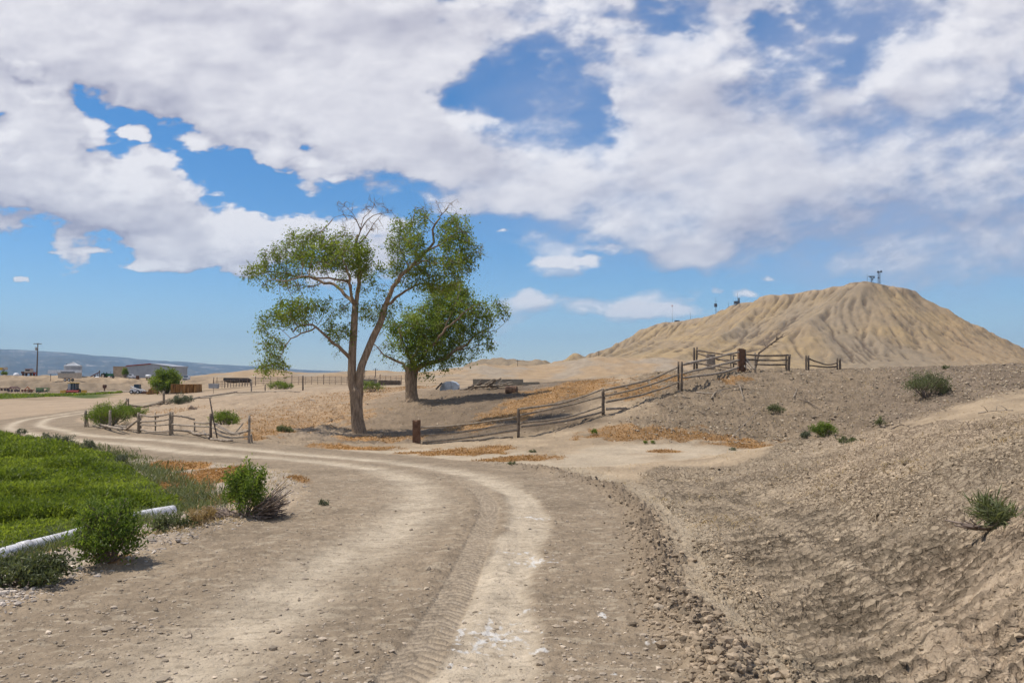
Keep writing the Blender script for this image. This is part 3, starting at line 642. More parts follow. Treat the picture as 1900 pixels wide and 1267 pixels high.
BUT = butte()
def butte_z(x, y):
    xs, ys, h, _ = BUT; return float(h[int(round((y-ys[0])/1.5)), int(round((x-xs[0])/1.5))])
def skyline_point(px, pad=2):
    """highest point of the butte seen in a picture column"""
    xs, ys, h, _ = BUT; best = None
    for y in ys[::1]:
        x = (px-950)/F*y
        if xs[0] < x < xs[-1]:
            z = butte_z(x, y); e = (z-EYE)/y
            if best is None or e > best[0]: best = (e, x, y, z)
    return best[1:]
def low_hills():
    """pale badland rises behind the ranch"""
    x0, x1, y0, y1 = -230, 120, 300, 620; cs = 1.6
    X, Y = np.meshgrid(np.arange(x0, x1, cs), np.arange(y0, y1, cs)); px = 950+F*X/Y
    tgt = np.interp(px, [330,400,440,480,530,560,600,650,690,730,780,840,900,950,1000,1060,1150,1300], [708,700,696,691,694,699,697,696,695,697,699,688,684,687,685,674,670,675])
    tgt = 700-tgt
    crest = EYE+tgt/F*430+1.0
    prof = np.exp(-((Y-(430+25*pn(X/50, X*0, 3)))/55)**2); prof2 = .75*np.exp(-((Y-350-12*pn(X/30,X*0,8))/28)**2)
    lumps = fbm(X/28, Y/28, 5, 63)
    b = EYE-5-2.5*ss(480, 600, Y)*6
    h = b+(crest-b)*np.maximum(prof, 0)*(1+.10*lumps)+1.6*ridged(X/26+1.5, Y/26, 4, 67)*prof
    h = np.maximum(h, b+(EYE-2.2+tgt/F*110-b)*np.clip(prof2+.15*lumps,0,1))
    ed = ss(0, 30, X-x0)*ss(0, 30, x1-X)*ss(0, 25, Y-y0)*ss(0,40,y1-Y); h = mix(EYE-16, h, ed)
    h0 = h.copy(); h = erode(h, cs, 5, 7000, 60, 9, cap=.4, er=.3); h = h0-np.clip(h0-h, -1.2, 2)
    lap = np.zeros_like(h); lap[2:-2,2:-2] = (h[:-4,2:-2]+h[4:,2:-2]+h[2:-2,:-4]+h[2:-2,4:])/4-h[2:-2,2:-2]
    n = fbm(X/22, Y/22, 5, 71); c = np.array
    C = mix(c([.37,.265,.16]), c([.34,.275,.20]), ss(-.2,.3,n)[...,None]); C = mix(C, c([.26,.20,.14]), (ss(.12,.6,lap)*.7)[...,None]); C = C*(1+.2*fbm(X/5,Y/5,4,73))[...,None]
    dk = np.exp(-((px-575)/45)**2)*ss(360,390,Y)*0; C = mix(C, c([.26,.19,.15]), dk[...,None])
    ny, nx = X.shape; i = (np.arange(ny-1)[:,None]*nx+np.arange(nx-1)[None]).ravel(); f = np.stack([i, i+1, i+nx+1, i+nx], -1)
    o = mesh_np('hills', np.stack([X,Y,h], -1).reshape(-1,3), f, BUT[3], True, {'tint': C.reshape(-1,3)}); o['kind'] = 'structure'
low_hills()
def mesa():
    az = np.radians(np.linspace(-42, 12, 700)); rr = 4500*np.exp(np.linspace(0, math.log(16000/4500), 170))
    A, Q = np.meshgrid(az, rr); x = Q*np.sin(A); y = Q*np.cos(A); px = 950+F*np.tan(A)
    topy = np.interp(px, [-300,0,60,130,200,260,330,400,470,560,620,700,780,860,1000,1300], [648,654,656.5,660,664.5,668,672,677,680,686,688,692,696,699,703,708])
    H = (700-topy)/F*11500
    u = np.interp(Q, [4500,6000,8200,11500,16000], [-.55,-.05,.45,1,1.0]); bench = u*7+.9*fbm(A*9, Q/2600, 4, 3); st = (np.floor(bench)+ss(.25,.8,bench-np.floor(bench)))/7
    h = EYE-110+(H+110)*np.clip(mix(u, st-.02, .55), -.6, 1.03)+(25+H*.05)*fbm(A*40, Q/900, 5, 7)*ss(11400,10400,Q)*ss(4500,5600,Q)+6*fbm(A*60,Q/4000,3,9)
    n = fbm(A*75, Q/300, 5, 13); s2 = fbm(A*12+3, Q/700, 4, 17); c = np.array
    C = mix(c([.055,.06,.062]), c([.10,.092,.078]), ss(-.25,.35,n)[...,None]); sk2 = fbm(A*26, h/14+fbm(A*30, Q/900, 3, 5), 4, 23); C = mix(C, c([.42,.37,.33]), (ss(.10,.42,sk2)*ss(.02,.3,s2+.1)*.7)[...,None])  # dark land, colour lowered for the cloud shadow over the mesa
    t = NT('mesa_land', 1, 0); t.col(t.attr('tint', 0))
    ny, nx = x.shape; i = (np.arange(ny-1)[:,None]*nx+np.arange(nx-1)[None]).ravel(); f = np.stack([i, i+1, i+nx+1, i+nx], -1)[:,::-1]
    o = mesh_np('mountains', np.stack([x,y,h], -1).reshape(-1,3), f, t.m, True, {'tint': C.reshape(-1,3)}); o['kind'] = 'structure'
mesa()
# ------------------------------------------------------------------ trees and bushes
def bark_mat(name, a, b, sc=1):
    t = NT(name, .95, .1); v = t.sc((9*sc,9*sc,1.6*sc)); n = t.noise(1.5, 6, .7, v, .4); n2 = t.noise(14, 4, .6)
    c = t.ramp(n, [(.36,b),(.60,a)]); c = t.mix(t.mr(n2, .4, .7, 0, .4), c, t.mix(1, c, (1.35,1.3,1.25), 'MULTIPLY')); t.col(c); t.bump(n, .06, .9); return t.m
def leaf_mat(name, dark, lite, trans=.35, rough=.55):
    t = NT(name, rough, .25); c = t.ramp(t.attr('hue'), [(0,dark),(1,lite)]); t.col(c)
    tr = t.n('BsdfTranslucent'); t.l(t.mix(1, c, (1.25,1.3,.6), 'MULTIPLY'), tr.inputs[0]); mx = t.n('MixShader'); mx.inputs[0].default_value = trans
    t.l(t.b.outputs[0], mx.inputs[1]); t.l(tr.outputs[0], mx.inputs[2]); t.l(mx.outputs[0], t.t.nodes['Material Output'].inputs[0]); return t.m
M_bark = bark_mat('elm_bark', (.36,.265,.18), (.15,.105,.07)); M_bark2 = bark_mat('dark_bark', (.33,.25,.175), (.13,.095,.065))
M_leaf = leaf_mat('elm_leaves', (.10,.15,.026), (.34,.395,.085), .5); M_leaf2 = leaf_mat('elm_leaves_deep', (.092,.145,.024), (.32,.38,.078), .5)
M_bleaf = leaf_mat('bush_leaves', (.08,.13,.024), (.29,.35,.075), .5); M_sage = leaf_mat('sage_leaves', (.085,.10,.06), (.22,.235,.145), .15)
M_graygr = leaf_mat('gray_green_leaves', (.075,.09,.04), (.23,.25,.12), .3); M_field = leaf_mat('alfalfa', (.10,.14,.02), (.31,.36,.065), .5)
M_straw = leaf_mat('dry_grass_blades', (.30,.20,.09), (.55,.42,.24), .2); M_orange = leaf_mat('dry_weed_blades', (.24,.12,.04), (.50,.28,.10), .2)
M_stem = simple('dry_stems', (.36,.30,.24), .9, .35, 12); M_twig = simple('gray_twigs', (.27,.21,.17), .9, .3, 9)
def leaves_mesh(name, pts, mat, size, parent, g, droop=.4, aspect=.5, hue=None, per=1):
    n = len(pts); d = g.normal(size=(n,3)); d[:,2] -= droop; d /= np.linalg.norm(d, axis=1)[:,None]
    s = g.normal(size=(n,3)); s -= d*(s*d).sum(1)[:,None]; s /= np.linalg.norm(s, axis=1)[:,None]
    L = (size*g.uniform(.65, 1.3, n))[:,None]; w = L*aspect*.5; nn = np.cross(d, s)*L*.12
    v = np.stack([pts, pts+d*L*.5+s*w+nn, pts+d*L, pts+d*L*.5-s*w+nn], 1).reshape(-1,3); f = np.arange(4*n).reshape(n,4)
    h = g.uniform(0,1,n) if hue is None else np.clip(hue+g.normal(0,.16,n), 0, 1)
    return mesh_np(name, v, f, mat, False, {'hue': np.repeat(h, 4)}, parent)
def tubes_mesh(name, segs, mat, parent, n=None):
    """segs: list of (a, b, ra, rb)"""
    V = []; Fc = []; k0 = 0
    a = np.array([s[0] for s in segs], float); b = np.array([s[1] for s in segs], float); ra = np.array([s[2] for s in segs]); rb = np.array([s[3] for s in segs])
    d = b-a; d /= np.linalg.norm(d, axis=1)[:,None]+1e-9; up = np.where(np.abs(d[:,2:3]) < .9, [[0,0,1.]], [[1.,0,0]]); s = np.cross(d, up); s /= np.linalg.norm(s, axis=1)[:,None]; t = np.cross(d, s)
    for lo, hi, m in ((0,.02,3),(.02,.06,5),(.06,9,10)):
        q = np.nonzero((ra >= lo) & (ra < hi))[0]
        if not len(q): continue
        w = np.arange(m)*2*math.pi/m; c = np.cos(w)[None,:,None]; z = np.sin(w)[None,:,None]
        r0 = a[q][:,None]+(s[q][:,None]*c+t[q][:,None]*z)*ra[q][:,None,None]; r1 = b[q][:,None]+(s[q][:,None]*c+t[q][:,None]*z)*rb[q][:,None,None]
        v = np.concatenate([r0, r1], 1).reshape(-1,3); i = np.arange(m); f = np.stack([i, (i+1)%m, (i+1)%m+m, i+m], -1)[None]+(np.arange(len(q))*2*m)[:,None,None]+k0
        V.append(v); Fc.append(f.reshape(-1,4)); k0 += len(v)
    return mesh_np(name, np.concatenate(V), np.concatenate(Fc), mat, True, None, parent)
class Tree:
    def __init__(s, D, seed): s.D = D; s.g = np.random.default_rng(seed); s.pos = []; s.par = []; s.rad = []; s.limbs = []; s.inl = set()
    def W(s, zx, zy, off): return np.array(P(430+zx/3.335, 350+zy/3.335, s.D+off))
    def limb(s, pts, r0, r1, attach=None):
        """pts in enlarged picture units with a depth offset, every limb is sampled every 0.3 m"""
        w = smooth_poly(np.array([s.W(*p) for p in pts]), 6); L = np.concatenate([[0], np.cumsum(np.linalg.norm(np.diff(w, axis=0), axis=1))]); n = max(int(L[-1]/.3), 2)
        q = np.stack([np.interp(np.linspace(0, L[-1], n), L, w[:,k]) for k in range(3)], -1)
        if s.pos: par = int(np.argmin(np.linalg.norm(np.array(s.pos)-q[0], axis=1)))
        else: par = -1
        lm = [] if par < 0 else [(s.pos[par], min(r0, s.rad[par]))]
        for i, p in enumerate(q):
            if i and r0 < .2: p = p+s.g.normal(0, .035, 3)
            lm.append((p, (.84 if r0 < .16 else .95)*(r0+(r1-r0)*i/(n-1)))); s.inl.add(len(s.pos))
            s.pos.append(p); s.par.append(par); s.rad.append(r0+(r1-r0)*i/(n-1)); par = len(s.pos)-1
        s.limbs.append(lm)
    def colonize(s, att, step=.24, infl=3.0, kill=.42, iters=60):
        pos = np.array(s.pos); par = list(s.par); act = att.copy()
        nd = ((act[:,None]-pos[None])**2).sum(-1); near = nd.argmin(1); dist = np.sqrt(nd.min(1)); infl = max(infl, 0)
        for it in range(iters):
            m = (dist < infl) | (it < 12)
            if not len(act): break
            ids, inv = np.unique(near[m], return_inverse=True)
            if not len(ids): break
            v = act[m]-pos[near[m]]; v /= np.linalg.norm(v, axis=1)[:,None]+1e-9; acc = np.zeros((len(ids),3)); np.add.at(acc, inv, v)
            acc += s.g.normal(0, .25, acc.shape); acc /= np.linalg.norm(acc, axis=1)[:,None]+1e-9
            new = pos[ids]+acc*step; k0 = len(pos); pos = np.vstack([pos, new]); par += [int(i) for i in ids]
            nd = np.sqrt(((act[:,None]-new[None])**2).sum(-1)); j = nd.argmin(1); dm = nd.min(1); w = dm < dist
            near = np.where(w, k0+j, near); dist = np.where(w, dm, dist); keep = dist > kill; act = act[keep]; near = near[keep]; dist = dist[keep]
            if len(pos) > 14000: break
        first = len(s.pos); s.pos = list(pos); s.par = par; s.rad += [0]*(len(pos)-first); return first
    def finish(s, first, base=.006, ex=2.3, cap=.07):
        n = len(s.pos); r = np.zeros(n)
        ch = np.zeros(n, int)
        for i in range(n-1, first-1, -1):
            if r[i] == 0: r[i] = base**ex
            s.rad[i] = min(r[i]**(1/ex), cap)
            if s.par[i] >= first: r[s.par[i]] += r[i]
    def twigs(s, first, last, per, L, blobs=None, droop=.35, r0=.0065):
        base = np.arange(first, last); base = base[np.array(s.rad)[base] < .03]
        if blobs is not None:
            pos = np.array(s.pos)[base]; k = s.D/F/3.335; ok = np.zeros(len(pos), bool)
            for b in blobs:
                q = (pos-s.W(b[0], b[1], b[4]))/np.array([b[2]*k, max(b[2],b[3])*k, b[3]*k]); ok |= np.linalg.norm(q, axis=1) < 1.2
            base = base[ok]
        first2 = len(s.pos)
        for i in np.repeat(base, per):
            p = s.pos[i]; dr = np.array(p)-np.array(s.pos[s.par[i]]); dr /= np.linalg.norm(dr)+1e-6; d = dr*.6+s.g.normal(0, .75, 3); d[2] -= droop; d /= np.linalg.norm(d); l = L*s.g.uniform(.5, 1.3); par = int(i)
            for j in (.5, 1.0):
                d = d+s.g.normal(0, .25, 3); d[2] -= droop*.3; d /= np.linalg.norm(d); q = np.array(s.pos[par])+d*l*.5; s.pos.append(q); s.par.append(par); s.rad.append(r0 if j < 1 else r0*.6); par = len(s.pos)-1
        return first2
    def segs(s):
        out = []
        for i in range(len(s.pos)):
            p = s.par[i]
            if p < 0 or i in s.inl: continue
            r = s.rad[i]; rp = min(s.rad[p], r*1.25)
            out.append((s.pos[p], s.pos[i], rp, r))
        return out
    def cloud(s, blobs, dens):
        out = []
        for b in blobs:
            zx, zy, rx, ry, off = b[:5]; k = s.D/F/3.335; vol = 4.19*rx*ry*max(rx,ry)*.9*k**3; n = int(vol*dens)+4
            q = s.g.normal(size=(n,3)); q /= np.linalg.norm(q, axis=1)[:,None]; q *= s.g.uniform(.0,1,n)[:,None]**(1/2.4)
            c = s.W(zx, zy, off); out.append(c+q*np.array([rx*k, max(rx,ry)*k*.9, ry*k]))
        return np.concatenate(out)
    def leaf_points(s, first, blobs, per, spread, grow=1.2):
        pos = np.array(s.pos[first:]); k = s.D/F/3.335; best = np.full(len(pos), 9.)
        wt = np.zeros(len(pos))
        for b in blobs:
            c = s.W(*b[:2], b[4]); q = (pos-c)/np.array([b[2]*k, max(b[2],b[3])*k, b[3]*k]); d = np.linalg.norm(q, axis=1); den = b[5] if len(b) > 5 else 1
            wt = np.maximum(wt, np.where(d < grow, den, 0))
        r = np.array(s.rad[first:]); num = np.floor(wt*per*(r < .03)+s.g.uniform(0,1,len(pos))*(wt > 0)).astype(int); idx = np.repeat(np.arange(len(pos)), num)
        return pos[idx]+s.g.normal(0, spread, (len(idx),3))
def trunk_flare(T, name, parent, mat, pts, r):
    """main stem as one ridged tube"""
    mb = MB(); w = smooth_poly(np.array([T.W(*p) for p in pts]), 5); rr = np.interp(np.linspace(0,1,len(w)), np.linspace(0,1,len(r)), r)
    n = 18; V = []; Fc = []
    for i, (p, q) in enumerate(zip(w, rr)):
        for k in range(n):
            a = 2*math.pi*k/n; m = 1+.07*math.sin(3*a+.4*i)+.05*math.sin(7*a+1.3*math.sin(i*.7))+random.uniform(-.02,.02); V.append((p[0]+q*m*math.cos(a), p[1]+q*m*math.sin(a), p[2]))
    for i in range(len(w)-1):
        for k in range(n): Fc.append((i*n+k, i*n+(k+1)%n, (i+1)*n+(k+1)%n, (i+1)*n+k))
    mb.add(V, Fc); return mb
def elm_left():
    T = Tree(39.5, 11); root = empty('elm_tree', tuple(T.W(780, 1516, 0)), 'tall two-stemmed green elm with bare dead top twigs, standing beside the dirt road', 'tree', 'elm trees')
    T.limb([(780,1530,0),(772,1400,0),(770,1260,0)], .30, .28)
    T.limb([(760,1260,0),(745,1200,0),(745,1050,0),(757,850,0),(765,720,0)], .235, .17)               # left stem
    T.limb([(790,1260,0),(795,1130,0),(830,1030,.1),(880,910,.2),(920,830,.3),(950,720,.4)], .215, .165)   # right stem
    T.limb([(768,720,0),(790,560,0),(785,450,0),(778,350,.1),(785,290,.2)], .135, .075)
    T.limb([(762,730,0),(735,650,-.5),(730,570,-.9),(715,500,-1.3),(680,440,-1.6)], .10, .045)
    T.limb([(765,730,0),(735,690,.3),(700,655,.7),(640,600,1.2),(560,580,1.5),(480,550,1.8),(400,545,2.0),(300,520,2.0),(190,525,1.8)], .115, .03)
    T.limb([(737,600,-.4),(700,570,-.8),(640,562,-1.2),(540,550,-1.8),(430,545,-2.0),(330,570,-2.0),(250,560,-2)], .075, .022)
    T.limb([(737,1055,0),(700,1020,-.4),(640,970,-.9),(560,890,-1.3),(510,845,-1.4),(430,845,-1.5),(380,880,-1.3)], .115, .035)
    T.limb([(520,855,-1.4),(470,885,-1.0),(410,900,-.7),(355,950,-.5),(310,1030,-.3),(270,1080,-.3)], .05, .018)
    T.limb([(560,580,1.5),(500,610,1.3),(430,610,1.2),(360,650,1.1)], .04, .015)
    T.limb([(950,725,.4),(990,640,.3),(1040,550,.2),(1100,490,.2),(1180,410,.2),(1240,340,.2),(1245,240,.1),(1285,175,0)], .145, .05)
    T.limb([(955,720,.4),(1040,660,.9),(1110,610,1.3),(1190,585,1.6),(1260,610,1.8)], .10, .03)
    T.limb([(1200,395,.2),(1280,350,-.5),(1350,300,-1),(1420,260,-1.2)], .06, .02)
    T.limb([(1100,490,.2),(1060,420,.9),(1030,330,1.2),(1040,260,1.2)], .05, .02)
    T.limb([(1110,485,.2),(1200,450,-.8),(1300,470,-1.3),(1400,450,-1.5)], .05, .018)
    T.limb([(790,560,0),(830,500,.6),(870,470,.9)], .04, .015)
    # bare top limbs
    T.limb([(783,300,.2),(800,245,.2),(840,190,.3),(900,160,.3),(950,155,.3),(1000,150,.3)], .045, .008)
    T.limb([(785,345,.2),(830,290,-.2),(870,230,-.4),(905,195,-.4),(930,150,-.4)], .05, .010)
    T.limb([(795,250,.2),(775,200,0),(745,165,-.1),(690,165,-.2),(640,180,-.2)], .035, .008)
    T.limb([(800,235,.2),(820,180,.3),(880,120,.4),(885,60,.5)], .025, .006)
    T.limb([(770,190,0),(740,130,.2),(690,95,.2),(660,80,.2)], .02, .006)
    T.limb([(1285,175,0),(1320,130,0),(1350,90,0),(1390,65,0)], .03, .006)
    T.limb([(1250,220,.1),(1200,160,.2),(1160,120,.3),(1130,110,.3)], .03, .006)
    T.limb([(1300,155,0),(1290,110,-.2),(1270,75,-.3)], .02, .006)
    bl = [(190,500,120,60,1.5,.7),(110,540,60,40,1.6,.45),(300,430,130,90,1.0,.9),(430,330,110,85,.3,.9),(520,290,90,55,-.3,.6),(450,420,110,60,-1,.9),(590,390,110,95,-.7,1),(700,420,110,90,-1.2,1.25),(780,400,90,100,-.6,1.2),
          (650,300,90,45,.3,.5),(850,500,70,90,.6,.9),(770,500,90,60,-1,.8),(560,470,130,45,-1.4,.65),(350,540,130,40,1,.45),(420,600,120,40,0,.3),(250,590,90,40,1.5,.35),(690,560,60,60,.8,.4),
          (390,740,125,65,-1.2,1.25),(280,790,90,65,-1.0,1.1),(500,720,90,55,-1.2,.9),(190,850,65,50,-.8,.7),(430,830,90,40,-1.5,.6),(560,720,60,50,-1,.5),(240,960,95,70,-.3,.7),(240,1070,105,75,0,.85),(330,1120,50,50,0,.5),(160,1110,50,40,0,.35),
          (660,900,85,70,-.6,.8),(620,800,60,60,-.8,.45),(690,740,50,60,0,.5),(640,1020,55,20,-.6,.35),(720,860,40,40,0,.5),
          (850,760,75,75,0,1),(930,770,80,60,.6,.9),(1010,720,55,45,.8,.7),(800,620,60,50,0,.35),(900,600,60,50,.4,.35),(960,660,50,40,.4,.35),
          (1060,260,95,80,1,1),(1170,190,80,55,.5,.8),(1030,360,90,80,1.1,1),(1130,330,90,80,-.3,1.2),(1380,210,95,65,-.8,1),(1440,260,60,55,-.8,.8),(1420,340,105,85,-1,1.1),(1320,300,80,80,0,1),(1480,440,60,70,-1,.9),(1380,450,110,85,-1.3,1.1),(1250,420,100,60,-.8,1),
          (1130,480,110,60,.4,1),(1000,480,75,60,.8,.9),(1080,570,90,50,.8,.8),(1250,540,110,65,.8,1),(1400,540,70,50,-1,.8),(1330,600,110,50,1.4,.9),(1200,610,90,40,1.6,.7)]
    f0 = T.colonize(T.cloud(bl, 42), step=.16, kill=.26, iters=80); T.finish(f0, .0085); f9 = T.twigs(f0, len(T.pos), 2, .38, bl)
    dead = [(700,120,70,50,.1),(860,110,90,60,.3),(960,150,60,40,.2),(700,190,70,40,-.2),(900,240,60,60,-.3),(700,270,60,40,.2),(1330,110,80,40,0),(1190,130,70,35,.2),(1400,80,30,20,0),(1560,400,30,60,-1.2),(830,210,60,50,.2)]
    k0 = len(T.pos); f1 = T.colonize(T.cloud(dead, 30), step=.15, kill=.22, infl=2.4, iters=30); T.finish(f1, .010); T.twigs(f1, len(T.pos), 2, .40, None, -.1)
    mb = MB(); [mb.tube([q[0] for q in l], [q[1] for q in l], 12, True, .03) for l in T.limbs if len(l) > 1]; mf = trunk_flare(T, 'trunk', root, M_bark, [(788,1535,0),(780,1450,0),(774,1350,0),(771,1260,0),(768,1225,0)], [.40,.315,.29,.33,.20]); mb.add(mf.v, mf.f)
    tr = tubes_mesh('trunk', T.segs(), M_bark, root); o = mb.build('trunk_foot', M_bark, None, True); merge(tr, o)
    lp = T.leaf_points(f0, bl, 5.4, .13); nz = fbm(lp[:,0]*.9, lp[:,2]*.9+lp[:,1]*.5, 3, 5); lp = lp[(nz > -.28) | (T.g.uniform(0,1,len(lp)) < .35)]; nz = fbm(lp[:,0]*1.1, lp[:,2]*1.1+lp[:,1]*.5, 3, 8)
    cr = leaves_mesh('crown', lp, M_leaf, .115, root, T.g, .5, .55, .42+.6*nz)
    unparent_offset(root); return len(lp), len(T.pos)
def merge(a, b):
    """append mesh b to a (same material) and drop b"""
    import bmesh
    bm = bmesh.new(); bm.from_mesh(a.data); bm.from_mesh(b.data); bm.to_mesh(a.data); bm.free(); me = b.data; bpy.data.objects.remove(b); bpy.data.meshes.remove(me)
    a.data.polygons.foreach_set('use_smooth', [True]*len(a.data.polygons))
def unparent_offset(root):
    """children were modelled in world space: shift their meshes so that the root can stand at the thing's base"""
    def walk(o):
        for c in o.children:
            n = len(c.data.vertices); a = np.empty(n*3, np.float32); c.data.vertices.foreach_get('co', a); a = a.reshape(-1,3)-np.array(root.location, np.float32); c.data.vertices.foreach_set('co', a.ravel()); c.data.update(); walk(c)
    bpy.context.view_layer.update(); walk(root)
def elm_right():
    T = Tree(50, 23); root = empty('elm_tree', tuple(T.W(1112, 1310, 0)), 'short thick-trunked dense elm on the dirt rise, wide crown reaching low', 'tree', 'elm trees')
    T.limb([(1112,1320,0),(1110,1200,0),(1110,1130,0)], .38, .40)
    T.limb([(1110,1130,0),(1120,1050,.1),(1170,900,.3),(1240,750,.5),(1260,660,.6)], .27, .07)
    T.limb([(1130,1130,0),(1200,1080,-.4),(1280,1065,-.6),(1400,1000,-.8),(1520,900,-.9),(1610,850,-.8)], .18, .03)
    T.limb([(1090,1130,0),(1060,1085,.3),(980,1050,.5),(910,990,.6),(880,960,.6)], .13, .03)
    T.limb([(1125,1100,0),(1220,990,-1),(1300,900,-1.5),(1420,780,-1.8),(1500,720,-1.8)], .15, .03)
    T.limb([(1112,1080,0),(1060,960,-1.2),(1030,870,-1.8)], .12, .03)
    T.limb([(1120,1050,0),(1180,950,1.8),(1230,850,2.6)], .12, .03)
    T.limb([(1400,1000,-.8),(1480,990,-.6),(1560,960,-.4)], .05, .02)
    T.limb([(1520,900,-.9),(1620,880,-1),(1680,840,-1),(1725,800,-1)], .03, .008)
    T.limb([(1300,900,-1.5),(1390,700,-1),(1420,620,-.6)], .06, .02)
    bl = [(1330,650,150,80,.5,1),(1430,620,80,60,0,.9),(1250,760,130,90,1,1),(1400,740,140,90,-.5,1.1),(1540,760,100,80,-1,1),(1640,730,70,55,-1,.8),(1700,750,35,40,-1,.7),(1480,860,120,80,-1,1),(1590,880,60,50,-.8,.7),(1560,960,80,50,-.4,.8),
          (1130,860,130,80,-.8,1.35),(1020,860,90,60,-.5,1.1),(1240,880,130,80,-.5,1.25),(1340,860,110,80,.8,1.1),(1110,960,110,70,-1.2,1.4),(1220,990,130,70,-.8,1.3),(1350,960,110,60,.4,1.1),(1160,1050,90,60,-.8,1.3),(1260,1070,110,45,-.5,1),(1400,1050,90,35,-.6,.8),
          (1200,1165,42,38,-.5,.8),(1010,960,60,50,0,.6),(960,1050,50,30,.4,.3),(1100,780,70,50,.4,.7),(1480,1010,80,40,-.6,.7),(1250,700,70,60,.6,.7),(1080,1080,60,30,-.8,.8),(1330,1110,60,25,-.5,.5)]
    f0 = T.colonize(T.cloud(bl, 24), step=.2, kill=.32, iters=80); T.finish(f0, .0105); f9 = T.twigs(f0, len(T.pos), 2, .46, bl)
    dead = [(930,960,55,50,.3),(900,1010,60,40,.5),(1620,800,60,40,-1),(1000,1090,60,30,.5),(1690,810,50,30,-1)]
    f1 = T.colonize(T.cloud(dead, 14), step=.2, kill=.3, infl=2.2, iters=22); T.finish(f1, .011); T.twigs(f1, len(T.pos), 2, .40, None, 0)
    mb = MB(); [mb.tube([q[0] for q in l], [q[1] for q in l], 12, True, .03) for l in T.limbs if len(l) > 1]; mf = trunk_flare(T, 'trunk', root, M_bark2, [(1125,1335,0),(1115,1300,0),(1112,1240,0),(1110,1160,0),(1113,1110,0),(1118,1085,0)], [.62,.42,.36,.38,.42,.30]); mb.add(mf.v, mf.f)
    mb.tube([T.W(1108,1300,-.2), T.W(1080,1330,-.6), T.W(1045,1352,-1.0)], [.16,.11,.04], 8)
    tr = tubes_mesh('trunk', T.segs(), M_bark2, root); o = mb.build('trunk_foot', M_bark2, None, True); merge(tr, o)
    lp = T.leaf_points(f0, bl, 5.0, .16); nz = fbm(lp[:,0]*.8, lp[:,2]*.8+lp[:,1]*.5, 3, 15); lp = lp[(nz > -.33) | (T.g.uniform(0,1,len(lp)) < .4)]; nz = fbm(lp[:,0]*1.1, lp[:,2]*1.1, 3, 18)
    leaves_mesh('crown', lp, M_leaf2, .14, root, T.g, .6, .55, .40+.6*nz)
    unparent_offset(root); return len(lp), len(T.pos)
_el = (elm_left(), elm_right()); open('/tmp/elm.txt','w').write(str(_el))

def bush(px, py, w, h, label, mat=M_bleaf, n=900, size=.06, name='bush', group='bushes on the dirt slopes', stems=14, seed=0, up=.5, at=None, cat='bush', dead=0, spike=0, asp=.38):
    """w, h in metres"""
    g = np.random.default_rng(seed+int(px)*3+int(py)); b = at or G(px, py); b = (b[0], b[1], zg(b[0], b[1])-.03); r = empty(name, b, label, cat, group)
    tips = []; segs = []
    for i in range(stems):
        a = g.uniform(0, 2*math.pi); k = g.uniform(.15, 1)**.6; e = np.array([math.cos(a)*w/2*k, math.sin(a)*w/2*k, h*(.98-.5*k**2)*g.uniform(.8, 1.05)*(1+spike*(g.uniform() < .2))])
        s0 = np.array([math.cos(a), math.sin(a), 0])*w*.06; m = (s0+e)/2+g.normal(0, .06*w, 3)*[1,1,.2]; rr = .012*max(w, h)*g.uniform(.6, 1.2)
        segs += [(s0, m, rr, rr*.7), (m, e, rr*.7, rr*.25)]; tips.append((m, e))
        for _ in range(2):
            q = e*g.uniform(.6, .9)+g.normal(0, .10*w, 3); q[2] = max(q[2], .1*h); segs.append((m, q, rr*.5, rr*.2)); tips.append((m, q))
    if dead:
        for i in range(dead):
            a = g.uniform(-.9, .9)+(math.pi if g.uniform() < .35 else 0); L = g.uniform(.5, 1)*w*.95; z = g.uniform(.0, .6)*(.2 if abs(a) > 2 else 1); e = np.array([math.cos(a)*L, math.sin(a)*L*.8, z*L+.05]); m = e*.5+g.normal(0, .06, 3)*w*.5; segs += [(np.array([.05*w,0,.02]), m, .017, .013), (m, e, .013, .006)]
            for _ in range(2): q = m+(e-m)*g.uniform(.3,1)+g.normal(0,.12,3)*w*.6; q[2] = max(q[2], .02); segs.append((m, q, .008, .005))
    tubes_mesh('stems', segs, M_twig, r)
    t0 = np.array([t[0] for t in tips]); t1 = np.array([t[1] for t in tips]); n = int(n*1.7); i = g.integers(0, len(tips), n); u = g.uniform(.25, 1.05, n)[:,None]**up
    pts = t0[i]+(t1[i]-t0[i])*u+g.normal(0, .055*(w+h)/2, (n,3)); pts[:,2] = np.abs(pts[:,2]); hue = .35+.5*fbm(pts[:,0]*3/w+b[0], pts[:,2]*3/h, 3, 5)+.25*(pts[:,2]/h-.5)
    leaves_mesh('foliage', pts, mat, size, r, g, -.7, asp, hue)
    return r
bush(200, 1050, .84, .70, 'big bright green bush in front of the white pipe, beside the near road', M_bleaf, 2800, .052, group='bushes beside the road', stems=46, seed=1, up=.8)
bush(452, 966, .80, .80, 'green greasewood bush with a tangle of dead gray branches leaning right', M_bleaf, 2600, .055, group='bushes beside the road', stems=22, seed=2, dead=130, spike=.5)
bush(188, 790, 2.0, 1.25, 'dense green bush behind the leftmost post of the broken log fence', M_bleaf, 2600, .09, group='bushes at the log corral', stems=30)
bush(208, 792, 2.4, 1.5, 'taller dark green bush crowding the second post of the broken log fence', M_bleaf, 3200, .09, group='bushes at the log corral', stems=34, seed=4)
bush(243, 777, 1.9, 1.1, 'rounded lighter green bush just below the leaning brace poles', M_bleaf, 1800, .10, group='bushes at the log corral', stems=24)
bush(417, 790, 1.6, .85, 'green bush behind the sagging rails by the bent dark pipe', M_bleaf, 1600, .09, group='bushes at the log corral', stems=24)
